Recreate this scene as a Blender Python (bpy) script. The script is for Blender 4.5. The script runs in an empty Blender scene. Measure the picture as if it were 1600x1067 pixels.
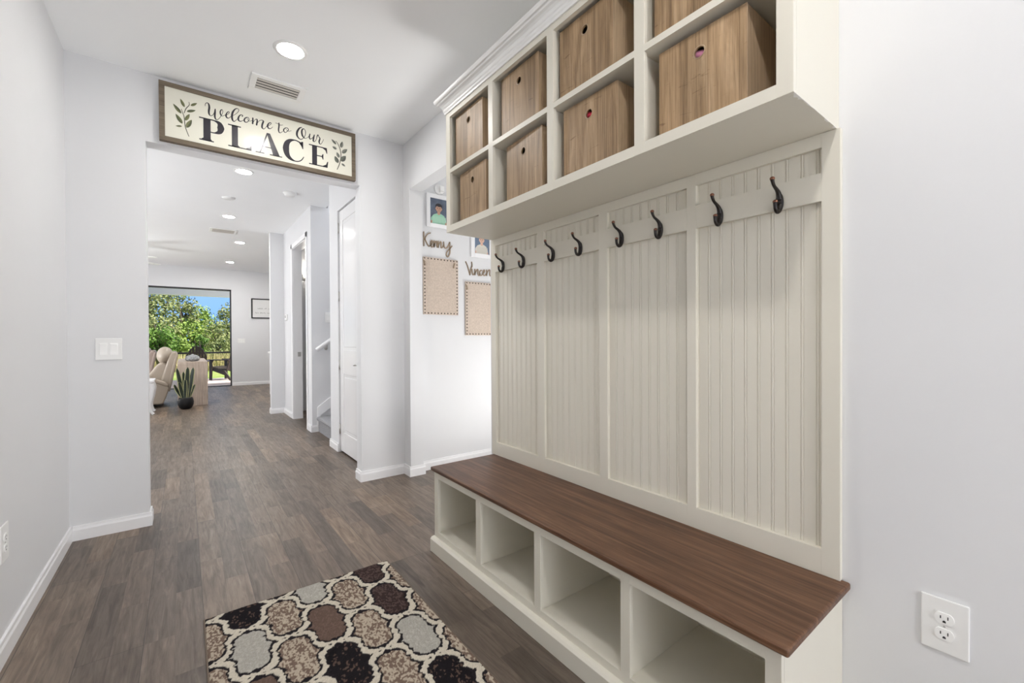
import bpy, bmesh, math, random
import numpy as np
from mathutils import Vector, Matrix
random.seed(7)
S = bpy.context.scene
COL = S.collection
PI = math.pi
R = math.radians

# ------------------------------------------------------------------ camera
H = 1.15
cam_data = bpy.data.cameras.new('camera')
cam_data.sensor_width = 36.0
cam_data.lens = 672.84 / 1600 * 36.0
cam_data.clip_start = 0.02
cam_data.clip_end = 300
cam = bpy.data.objects.new('camera', cam_data)
COL.objects.link(cam)
yaw, pit, rol = R(37.2732), R(-0.4303), R(-0.2919)
F_ = Vector((math.sin(yaw) * math.cos(pit), math.cos(yaw) * math.cos(pit), math.sin(pit)))
R_ = Vector((math.cos(yaw), -math.sin(yaw), 0))
U_ = R_.cross(F_)
R2 = R_ * math.cos(rol) + U_ * math.sin(rol)
U2 = U_ * math.cos(rol) - R_ * math.sin(rol)
M = Matrix((R2, U2, -F_)).transposed().to_4x4()
M.translation = Vector((0, 0, H))
cam.matrix_world = M
S.camera = cam

# ------------------------------------------------------------------ sky, sun, exposure
world = bpy.data.worlds.new('sky')
S.world = world
world.use_nodes = True
wn = world.node_tree
wn.nodes.clear()
w_out = wn.nodes.new('ShaderNodeOutputWorld')
w_bg = wn.nodes.new('ShaderNodeBackground')
w_tc = wn.nodes.new('ShaderNodeTexCoord')
w_sep = wn.nodes.new('ShaderNodeSeparateXYZ')
w_ramp = wn.nodes.new('ShaderNodeValToRGB')
w_ramp.color_ramp.elements[0].position = 0.0
w_ramp.color_ramp.elements[0].color = (.21, .45, .92, 1)
w_ramp.color_ramp.elements[1].position = 0.6
w_ramp.color_ramp.elements[1].color = (.62, .70, .82, 1)
wn.links.new(w_tc.outputs['Generated'], w_sep.inputs[0])
wn.links.new(w_sep.outputs['Z'], w_ramp.inputs[0])
wn.links.new(w_ramp.outputs[0], w_bg.inputs['Color'])
w_bg.inputs['Strength'].default_value = 1.25
wn.links.new(w_bg.outputs[0], w_out.inputs[0])

sun_data = bpy.data.lights.new('sun', 'SUN')
sun_data.energy = 8.2
sun_data.angle = R(0.6)
sun_data.color = (1.0, .95, .86)
sun = bpy.data.objects.new('sun', sun_data)
COL.objects.link(sun)
sun.location = (0, 14, 12)
sun.rotation_euler = Vector((-.62, 0.42, -0.95)).to_track_quat('-Z', 'Y').to_euler()

LAMP_FOYER, LAMP_HALL, LAMP_LIVING, LAMP_SIDE = 288.0, 62.0, 420.0, 30.0     # radiance of the recessed ceiling lights, by circuit
E_FRONT, E_ENTRY_FILL, E_LIVING, E_HALL_FILL, E_STAIR, E_SIDE_FILL = 14.0, 122.0, 130.0, 124.0, 76.0, 54.0  # energies of the added fill panels
S.view_settings.view_transform = 'Standard'
S.view_settings.look = 'None'
S.view_settings.gamma = 1.0
S.view_settings.use_curve_mapping = False
S.view_settings.exposure = 0.10
S.cycles.max_bounces = 14
S.cycles.diffuse_bounces = 9
S.cycles.glossy_bounces = 4
S.cycles.transmission_bounces = 6
S.cycles.transparent_max_bounces = 12
S.cycles.sample_clamp_indirect = 6.0
S.cycles.caustics_reflective = False
S.cycles.caustics_refractive = False

def area(name, loc, size, direction, energy, color=(1, 1, 1)):
    d = bpy.data.lights.new(name, 'AREA')
    d.shape = 'RECTANGLE'
    d.size, d.size_y = size
    d.energy = energy
    d.color = color
    o = bpy.data.objects.new(name, d)
    COL.objects.link(o)
    o.location = loc
    o.rotation_euler = Vector(direction).to_track_quat('-Z', 'Z').to_euler()
    return o

# fill panels added out of view to brighten the rooms; no such sources known
area('front_door_fill', (0.45, -4.10, 1.35), (1.5, 2.1), (0, 1, 0), E_FRONT, (.97, .98, 1))  # added panel behind the camera, brightens the foyer from the front
area('entry_floor_fill', (0.45, -3.2, 0.04), (1.6, 1.6), (0, .75, 1), E_ENTRY_FILL, (1, .99, .97))  # added glowing panel at floor level, lifts the foyer ceiling and walls
area('living_room_fill', (-2.9, 10.0, 1.4), (2.4, 1.8), (1, 0, 0.5), E_LIVING, (.97, .98, 1))  # added panel at a windowless wall, aimed upward into the living room
area('hall_left_fill', (-2.9, 5.6, 1.3), (2.0, 1.8), (1, 0, 0.9), E_HALL_FILL, (.97, .98, 1))  # added unseen panel, brightens the hall and its ceiling from the left
area('stair_fill', (4.3, 5.3, 3.9), (.7, 1.0), (-1, 0, -0.45), E_STAIR, (.97, .98, 1))  # added panel high in the stairwell, lightens the stair wall
area('side_room_floor_fill', (2.65, 2.35, .04), (1.5, .8), (-.55, 0, 1), E_SIDE_FILL, (1, .99, .97))  # added floor panel, sends light through the opening onto the foyer ceiling

# ------------------------------------------------------------------ helpers
def coll(o):
    COL.objects.link(o)
    return o

def tag(o, label, cat, group=None, kind=None):
    o['label'] = label
    o['category'] = cat
    if group: o['group'] = group
    if kind: o['kind'] = kind
    return o

def empty(name, label, cat, loc=(0, 0, 0), rz=0, group=None):
    o = coll(bpy.data.objects.new(name, None))
    o.location = loc
    o.rotation_euler = (0, 0, rz)
    o.empty_display_size = .05
    return tag(o, label, cat, group)

def copy_tree(o, parent=None):
    c = o.copy()
    coll(c)
    if parent is not None:
        c.parent = parent
    for ch in list(o.children):
        copy_tree(ch, c)
    return c

class MB:
    """collects shapes into one mesh"""
    def __init__(s):
        s.bm = bmesh.new()
        s.mi = 0
    def _take(s, tmp):
        for f in tmp.faces: f.material_index = s.mi
        me = bpy.data.meshes.new('tmp')
        tmp.to_mesh(me); tmp.free()
        s.bm.from_mesh(me)
        bpy.data.meshes.remove(me)
    def box(s, x0, x1, y0, y1, z0, z1, bev=0, seg=2):
        t = bmesh.new()
        bmesh.ops.create_cube(t, size=1)
        for v in t.verts:
            v.co = Vector(((x0 + x1) / 2 + v.co.x * (x1 - x0), (y0 + y1) / 2 + v.co.y * (y1 - y0), (z0 + z1) / 2 + v.co.z * (z1 - z0)))
        if bev:
            bmesh.ops.bevel(t, geom=t.edges[:], offset=bev, segments=seg, affect='EDGES', profile=.5)
        s._take(t); return s
    def prism(s, pts, axis, a, b, bev=0, seg=2):
        """polygon in the two other axes (order x,y,z without `axis`), extruded from a to b"""
        t = bmesh.new()
        def mk(p, q):
            p = list(p); p.insert('xyz'.index(axis), q); return t.verts.new(p)
        A = [mk(p, a) for p in pts]; B = [mk(p, b) for p in pts]
        n = len(pts)
        t.faces.new(A); t.faces.new(B)
        for i in range(n):
            t.faces.new((A[i], A[(i + 1) % n], B[(i + 1) % n], B[i]))
        bmesh.ops.recalc_face_normals(t, faces=t.faces[:])
        if bev:
            bmesh.ops.bevel(t, geom=t.edges[:], offset=bev, segments=seg, affect='EDGES', profile=.5)
        s._take(t); return s
    def lathe(s, prof, c=(0, 0, 0), n=32, axis='z'):
        t = bmesh.new()
        rings = []
        for r, h in prof:
            ring = []
            for i in range(n):
                a = 2 * PI * i / n
                p = (r * math.cos(a), r * math.sin(a), h)
                if axis == 'x': p = (p[2], p[0], p[1])
                if axis == 'y': p = (p[0], p[2], p[1])
                ring.append(t.verts.new((c[0] + p[0], c[1] + p[1], c[2] + p[2])))
            rings.append(ring)
        for a, b in zip(rings, rings[1:]):
            for i in range(n):
                t.faces.new((a[i], a[(i + 1) % n], b[(i + 1) % n], b[i]))
        bmesh.ops.remove_doubles(t, verts=t.verts[:], dist=1e-6)
        bmesh.ops.recalc_face_normals(t, faces=t.faces[:])
        for f in t.faces: f.smooth = True
        s._take(t); return s
    def tube(s, pts, rad, n=12, sub=4, flat=1.0, up=(0, 0, 1)):
        """round bar through points; rad may be a list; flat squashes along `up`"""
        P = [Vector(p) for p in pts]
        if not isinstance(rad, (list, tuple)): rad = [rad] * len(P)
        P, rad = smooth_path(P, list(rad), sub)
        t = bmesh.new(); rings = []
        prev = None
        for i, p in enumerate(P):
            d = (P[min(i + 1, len(P) - 1)] - P[max(i - 1, 0)]).normalized()
            u = Vector(up)
            if prev is not None: u = prev
            u = (u - d * u.dot(d))
            if u.length < 1e-4: u = d.orthogonal()
            u.normalize(); prev = u
            w = d.cross(u)
            rings.append([t.verts.new(p + (u * math.cos(2 * PI * k / n) * flat + w * math.sin(2 * PI * k / n)) * rad[i]) for k in range(n)])
        for a, b in zip(rings, rings[1:]):
            for k in range(n):
                t.faces.new((a[k], a[(k + 1) % n], b[(k + 1) % n], b[k]))
        t.faces.new(rings[0]); t.faces.new(rings[-1])
        bmesh.ops.recalc_face_normals(t, faces=t.faces[:])
        for f in t.faces: f.smooth = True
        s._take(t); return s
    def ball(s, c, r, seg=20, rings=12):
        t = bmesh.new()
        bmesh.ops.create_uvsphere(t, u_segments=seg, v_segments=rings, radius=1)
        rr = r if isinstance(r, (tuple, list)) else (r, r, r)
        for v in t.verts:
            v.co = Vector((c[0] + v.co.x * rr[0], c[1] + v.co.y * rr[1], c[2] + v.co.z * rr[2]))
        for f in t.faces: f.smooth = True
        s._take(t); return s
    def quad(s, a, b, c, d):
        f = s.bm.faces.new([s.bm.verts.new(p) for p in (a, b, c, d)])
        f.material_index = s.mi
        return s
    def poly(s, pts):
        f = s.bm.faces.new([s.bm.verts.new(p) for p in pts]); f.material_index = s.mi
        return s
    def ribbon(s, stroke, y, thick, sub=5):
        """a brush stroke in the x-z plane: (x, z, width) points, front face at y, body behind it"""
        P = [Vector((x, 0, z)) for x, z, w in stroke]; W = [w for x, z, w in stroke]
        P, W = smooth_path(P, W, sub)
        L = []; Q = []
        for i, p in enumerate(P):
            d = (P[min(i + 1, len(P) - 1)] - P[max(i - 1, 0)]); d.normalize()
            n = Vector((-d.z, 0, d.x))
            L.append(p + n * W[i] / 2); Q.append(p - n * W[i] / 2)
        # round ends
        for i in range(len(P) - 1):
            vs = []
            for yy in (y, y + thick):
                vs.append([s.bm.verts.new((q.x, yy, q.z)) for q in (L[i], L[i + 1], Q[i + 1], Q[i])])
            a, b = vs
            for f in ((a[3], a[2], a[1], a[0]), (b[0], b[1], b[2], b[3]), (a[0], a[1], b[1], b[0]), (a[2], a[3], b[3], b[2])):
                try: s.bm.faces.new(f).material_index = s.mi
                except ValueError: pass
        for p, w in ((P[0], W[0]), (P[-1], W[-1])):
            c0 = []; c1 = []
            for k in range(10):
                a = 2 * PI * k / 10
                c0.append(s.bm.verts.new((p.x + math.cos(a) * w / 2, y, p.z + math.sin(a) * w / 2)))
                c1.append(s.bm.verts.new((p.x + math.cos(a) * w / 2, y + thick, p.z + math.sin(a) * w / 2)))
            s.bm.faces.new(c0).material_index = s.mi
            for k in range(10):
                s.bm.faces.new((c0[k], c1[k], c1[(k + 1) % 10], c0[(k + 1) % 10])).material_index = s.mi
        return s
    def build(s, name, mats, parent=None, loc=None, smooth=False):
        me = bpy.data.meshes.new(name)
        s.bm.to_mesh(me); s.bm.free()
        if not isinstance(mats, (list, tuple)): mats = [mats]
        for m in mats: me.materials.append(m)
        if smooth:
            for p in me.polygons: p.use_smooth = True
        o = coll(bpy.data.objects.new(name, me))
        if loc is not None:                 # keep world shape, put the origin at loc
            me.transform(Matrix.Translation(-Vector(loc)))
            o.location = loc
        if parent is not None:
            o.parent = parent
        return o

def smooth_path(P, W, sub):
    if len(P) < 3 or sub <= 1: return P, W
    out = []; ow = []
    for i in range(len(P) - 1):
        p0 = P[max(i - 1, 0)]; p1 = P[i]; p2 = P[i + 1]; p3 = P[min(i + 2, len(P) - 1)]
        for k in range(sub):
            t = k / sub
            out.append(.5 * ((2 * p1) + (p2 - p0) * t + (2 * p0 - 5 * p1 + 4 * p2 - p3) * t * t + (3 * p1 - p0 - 3 * p2 + p3) * t ** 3))
            ow.append(W[i] * (1 - t) + W[i + 1] * t)
    out.append(P[-1]); ow.append(W[-1])
    return out, ow

def struct(name, mb, m, loc=None):
    o = mb.build(name, m, None, loc)
    o['kind'] = 'structure'
    return o

def stand_part(mb, name, mats, parent, smooth=False):
    """part whose shape was written in world coordinates under a thing whose empty stands at parent.location (no rotation)"""
    o = mb.build(name, mats, None, None, smooth)
    base = parent
    off = Vector((0, 0, 0))
    while base is not None:
        off += base.location
        base = base.parent
    o.data.transform(Matrix.Translation(-off))
    o.parent = parent
    return o

# ------------------------------------------------------------------ materials
def mat(name, color=(.8, .8, .8), rough=.5, spec=.5, metal=0, emit=None, estr=0):
    m = bpy.data.materials.new(name)
    m.use_nodes = True
    b = m.node_tree.nodes['Principled BSDF']
    b.inputs['Base Color'].default_value = (*color, 1)
    b.inputs['Roughness'].default_value = rough
    b.inputs['Specular IOR Level'].default_value = spec
    b.inputs['Metallic'].default_value = metal
    if emit:
        b.inputs['Emission Color'].default_value = (*emit, 1)
        b.inputs['Emission Strength'].default_value = estr
    return m

class NT:
    def __init__(s, m):
        s.t = m.node_tree; s.b = s.t.nodes['Principled BSDF']
    def n(s, kind, **kw):
        o = s.t.nodes.new(kind)
        for k, v in kw.items():
            if k in o.inputs: o.inputs[k].default_value = v
            else: setattr(o, k, v)
        return o
    def l(s, a, b): s.t.links.new(a, b)
    def coords(s, scale=(1, 1, 1), rot=(0, 0, 0), loc=(0, 0, 0), out='Object', rand=False):
        tc = s.n('ShaderNodeTexCoord')
        mp = s.n('ShaderNodeMapping')
        mp.inputs['Scale'].default_value = scale
        mp.inputs['Rotation'].default_value = rot
        mp.inputs['Location'].default_value = loc
        src = tc.outputs[out]
        if rand:
            oi = s.n('ShaderNodeObjectInfo')
            mul = s.n('ShaderNodeVectorMath', operation='SCALE')
            cmb = s.n('ShaderNodeCombineXYZ')
            for k in range(3): s.l(oi.outputs['Random'], cmb.inputs[k])
            s.l(cmb.outputs[0], mul.inputs[0]); mul.inputs['Scale'].default_value = 7.31
            ad = s.n('ShaderNodeVectorMath', operation='ADD')
            s.l(src, ad.inputs[0]); s.l(mul.outputs[0], ad.inputs[1]); src = ad.outputs[0]
        s.l(src, mp.inputs[0])
        return mp.outputs[0]
    def noise(s, vec, scale, detail=4, rough=.55, dist=0):
        o = s.n('ShaderNodeTexNoise', Scale=scale, Detail=detail, Roughness=rough, Distortion=dist)
        s.l(vec, o.inputs['Vector']); return o
    def ramp(s, fac, stops):
        o = s.n('ShaderNodeValToRGB')
        e = o.color_ramp.elements
        while len(e) < len(stops): e.new(.5)
        for k, (p, c) in enumerate(stops):
            e[k].position = p; e[k].color = (*c, 1)
        s.l(fac, o.inputs[0]); return o.outputs[0]
    def mix(s, fac, a, b, mode='MIX'):
        o = s.n('ShaderNodeMix', data_type='RGBA', blend_type=mode)
        for sock, v in ((o.inputs[0], fac), (o.inputs[6], a), (o.inputs[7], b)):
            if hasattr(v, 'is_output'): s.l(v, sock)
            elif isinstance(v, (int, float)): sock.default_value = v
            else: sock.default_value = (*v, 1)
        return o.outputs[2]
    def bump(s, h, strength, dist=.002):
        o = s.n('ShaderNodeBump', Strength=strength, Distance=dist)
        s.l(h, o.inputs['Height']); s.l(o.outputs[0], s.b.inputs['Normal'])

def paint(name, color, rough, bump=.06, scale=220, spec=.4):
    m = mat(name, color, rough, spec)
    t = NT(m); v = t.coords()
    n = t.noise(v, scale, 3)
    t.bump(n.outputs[0], bump, .0015)
    big = t.noise(v, 2.3, 2)
    c = t.ramp(big.outputs[0], [(.3, tuple(x * .985 for x in color)), (.7, color)])
    t.l(c, t.b.inputs['Base Color'])
    return m

MW = paint('wall_paint', (.722, .726, .738), .62)
MC = paint('ceiling_paint', (.915, .925, .932), .75, .10, 160, .25)
MT = paint('trim_paint', (.86, .86, .87), .30, .01, 90)
MD = paint('door_paint', (.85, .85, .855), .22, .01, 90)
MCR = paint('cream_paint', (.70, .67, .585), .38, .004, 120)
MCW = paint('crown_paint', (.82, .82, .81), .35, .02, 120)
MPL = mat('white_plastic', (.83, .83, .82), .28)
MPL2 = mat('white_plastic_bright', (.90, .90, .89), .30)
MBLK = mat('black_slot', (.02, .02, .02), .6)
MMETAL = mat('brushed_nickel', (.55, .54, .52), .28, metal=1)
MFRAME_BLK = mat('black_frame', (.012, .012, .014), .45)
MDARKSL = mat('dark_aluminium', (.03, .03, .033), .4)

def lamp_mat(name, strength, col=(1, .97, .93)):
    m = mat(name, (.9, .9, .9), .5, emit=col, estr=strength)
    return m
ML_FOYER, ML_HALL, ML_LIVING, ML_SIDE = [lamp_mat('lamp_glow', q) for q in (LAMP_FOYER, LAMP_HALL, LAMP_LIVING, LAMP_SIDE)]
MSCONCE = lamp_mat('sconce_glow', 9, (1, .93, .82))

def floor_mat():
    m = mat('vinyl_plank', (.2, .16, .13), .36, .5)
    t = NT(m)
    v = t.coords(rot=(0, 0, R(-90)), loc=(.31, .055, 0))     # x along the hall after the turn
    br = t.n('ShaderNodeTexBrick', offset=.37, offset_frequency=2, squash=1)
    br.inputs['Color1'].default_value = (0, 0, 0, 1); br.inputs['Color2'].default_value = (1, 1, 1, 1)
    br.inputs['Mortar'].default_value = (.5, .5, .5, 1)
    br.inputs['Scale'].default_value = 1; br.inputs['Mortar Size'].default_value = .0011
    br.inputs['Mortar Smooth'].default_value = .1; br.inputs['Bias'].default_value = 0
    br.inputs['Brick Width'].default_value = 1.22; br.inputs['Row Height'].default_value = .187
    t.l(v, br.inputs['Vector'])
    b2 = t.n('ShaderNodeTexBrick', offset=.43, offset_frequency=2, squash=1)
    b2.inputs['Color1'].default_value = (0, 0, 0, 1); b2.inputs['Color2'].default_value = (1, 1, 1, 1)
    b2.inputs['Mortar'].default_value = (.5, .5, .5, 1)
    b2.inputs['Scale'].default_value = 1; b2.inputs['Mortar Size'].default_value = .0
    b2.inputs['Brick Width'].default_value = .61; b2.inputs['Row Height'].default_value = .0935
    t.l(v, b2.inputs['Vector'])
    # grain: long streaks, shifted per strip
    sep = t.n('ShaderNodeSeparateColor'); t.l(b2.outputs['Color'], sep.inputs[0])
    shift = t.n('ShaderNodeCombineXYZ')
    mul = t.n('ShaderNodeMath', operation='MULTIPLY'); t.l(sep.outputs[0], mul.inputs[0]); mul.inputs[1].default_value = 13.7
    t.l(mul.outputs[0], shift.inputs[2])
    ad = t.n('ShaderNodeVectorMath', operation='ADD'); t.l(v, ad.inputs[0]); t.l(shift.outputs[0], ad.inputs[1])
    st = t.n('ShaderNodeVectorMath', operation='MULTIPLY'); t.l(ad.outputs[0], st.inputs[0]); st.inputs[1].default_value = (1.5, 15, 1)
    g1 = t.noise(st.outputs[0], 3.0, 7, .62, .8)
    st2 = t.n('ShaderNodeVectorMath', operation='MULTIPLY'); t.l(ad.outputs[0], st2.inputs[0]); st2.inputs[1].default_value = (3.2, 90, 1)
    g2 = t.noise(st2.outputs[0], 3.2, 5, .7)
    blot = t.noise(ad.outputs[0], 3.6, 4, .6, .6)
    base = t.ramp(g1.outputs[0], [(.22, (.080, .059, .045)), (.45, (.152, .117, .091)), (.62, (.206, .163, .128)), (.82, (.292, .236, .188))])
    tone = t.ramp(b2.outputs['Color'], [(0, (.62, .62, .62)), (.35, (.90, .90, .89)), (.62, (1.03, 1.02, 1.0)), (.85, (1.12, 1.09, 1.05)), (1, (1.40, 1.32, 1.20))])
    c = t.mix(1.0, base, tone, 'MULTIPLY')
    tone1 = t.ramp(br.outputs['Color'], [(0, (.86, .86, .87)), (1, (1.12, 1.10, 1.07))])
    c = t.mix(1.0, c, tone1, 'MULTIPLY')
    fine = t.ramp(g2.outputs[0], [(.3, (.78, .77, .76)), (.55, (1.02, 1.02, 1.02)), (.8, (1.16, 1.15, 1.14))])
    c = t.mix(.75, c, fine, 'MULTIPLY')
    bl = t.ramp(blot.outputs[0], [(.3, (.80, .79, .80)), (.6, (1.04, 1.03, 1.03))])
    c = t.mix(.8, c, bl, 'MULTIPLY')
    c = t.mix(br.outputs['Fac'], c, (.05, .038, .032))
    t.l(c, t.b.inputs['Base Color'])
    rr = t.ramp(g1.outputs[0], [(.2, (.46, .46, .46)), (.8, (.36, .36, .36))])
    t.l(rr, t.b.inputs['Roughness'])
    inv = t.n('ShaderNodeMath', operation='SUBTRACT'); inv.inputs[0].default_value = 1; t.l(br.outputs['Fac'], inv.inputs[1])
    hm = t.n('ShaderNodeMath', operation='MULTIPLY_ADD'); t.l(g2.outputs[0], hm.inputs[0]); hm.inputs[1].default_value = .25; t.l(inv.outputs[0], hm.inputs[2])
    t.bump(hm.outputs[0], .12, .001)
    return m
MFLOOR = floor_mat()

def wood(name, stops, along='y', scale=1.0, rough=.4, streak=16, spec=.4, rand=False, bands=None, bump=.12):
    m = mat(name, stops[1][1], rough, spec)
    t = NT(m)
    k = {'x': (1, streak, streak), 'y': (streak, 1, streak), 'z': (streak, streak, 1)}[along]
    v = t.coords(scale=tuple(q * scale for q in k), rand=rand)
    g = t.noise(v, 1.6, 7, .62, 1.2)
    c = t.ramp(g.outputs[0], stops)
    k2 = {'x': (3, 110, 110), 'y': (110, 3, 110), 'z': (110, 110, 3)}[along]
    v2 = t.coords(scale=k2, rand=rand)
    f = t.noise(v2, 1.5, 4, .7)
    fr = t.ramp(f.outputs[0], [(.32, (.58, .55, .53)), (.5, (1, 1, 1)), (.75, (1.22, 1.21, 1.20))])
    c = t.mix(.8, c, fr, 'MULTIPLY')
    v3 = t.coords(scale=(1, 1, 1), rand=rand)
    b = t.noise(v3, 5.5, 3, .5, .5)
    br = t.ramp(b.outputs[0], [(.3, (.84, .83, .82)), (.65, (1.06, 1.05, 1.04))])
    c = t.mix(.8, c, br, 'MULTIPLY')
    if bands:      # boards side by side: a tone per band across axis `bands[0]`, width bands[1]
        sx = t.n('ShaderNodeSeparateXYZ'); t.l(v3, sx.inputs[0])
        d = t.n('ShaderNodeMath', operation='DIVIDE'); t.l(sx.outputs['xyz'.index(bands[0])], d.inputs[0]); d.inputs[1].default_value = bands[1]
        fl = t.n('ShaderNodeMath', operation='FLOOR'); t.l(d.outputs[0], fl.inputs[0])
        wn_ = t.n('ShaderNodeTexWhiteNoise', noise_dimensions='1D'); t.l(fl.outputs[0], wn_.inputs['W'])
        bt = t.ramp(wn_.outputs['Value'], [(0, (.80, .78, .75)), (1, (1.14, 1.13, 1.12))])
        c = t.mix(.85, c, bt, 'MULTIPLY')
        frc = t.n('ShaderNodeMath', operation='FRACT'); t.l(d.outputs[0], frc.inputs[0])
        ln = t.ramp(frc.outputs[0], [(0, (.45, .42, .38)), (.018, (.5, .47, .43)), (.03, (1, 1, 1))])
        c = t.mix(.7, c, ln, 'MULTIPLY')
        # cracks across the grain
        vc = t.coords(scale=(1, 9, 60) if along == 'z' else (60, 9, 1), rand=rand)
        cr = t.noise(vc, 1.0, 6, .7, .4)
        cc = t.ramp(cr.outputs[0], [(.33, (.45, .39, .33)), (.38, (1, 1, 1))])
        c = t.mix(.7, c, cc, 'MULTIPLY')
    t.l(c, t.b.inputs['Base Color'])
    t.bump(f.outputs[0], bump, .001)
    return m
MBENCH = wood('walnut_stain', [(.2, (.034, .015, .008)), (.42, (.092, .042, .021)), (.58, (.150, .075, .041)), (.8, (.26, .148, .088))], 'y', rough=.42, streak=26, spec=.38)
MBOX = wood('rustic_oak_print', [(.2, (.13, .080, .040)), (.42, (.30, .200, .112)), (.58, (.41, .285, .170)), (.82, (.55, .41, .27))], 'z', rough=.45, streak=13, rand=True, bands=('y', .088), bump=.03)
MBOXSIDE = wood('tan_card', [(.2, (.44, .32, .205)), (.5, (.52, .385, .255)), (.8, (.57, .43, .29))], 'z', rough=.45, streak=3, rand=True, bump=.01)
MSIGNFR = wood('weathered_grey_wood', [(.2, (.085, .066, .045)), (.5, (.15, .118, .083)), (.8, (.215, .172, .125))], 'x', rough=.6, streak=14)
MCONSOLE = wood('whitewashed_wood', [(.2, (.42, .33, .26)), (.5, (.56, .46, .38)), (.8, (.66, .57, .49))], 'z', rough=.5, streak=16)
MNAME = wood('laser_cut_wood', [(.2, (.24, .18, .12)), (.5, (.34, .26, .18)), (.8, (.42, .33, .24))], 'x', rough=.6, streak=8)
MBRONZE = mat('oil_rubbed_bronze', (.014, .010, .009), .32, .5, metal=.3)
MCOPPER = mat('tip_copper', (.24, .11, .07), .3, .5, metal=.8)  # browner metal for the hook tips
MINK = mat('charcoal_ink', (.045, .042, .050), .22, .22)
MSIGN = paint('cream_sign_face', (.74, .725, .63), .12, .002, 60, .16)
MSTEM = mat('sprig_stem', (.06, .06, .04), .3)

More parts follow.
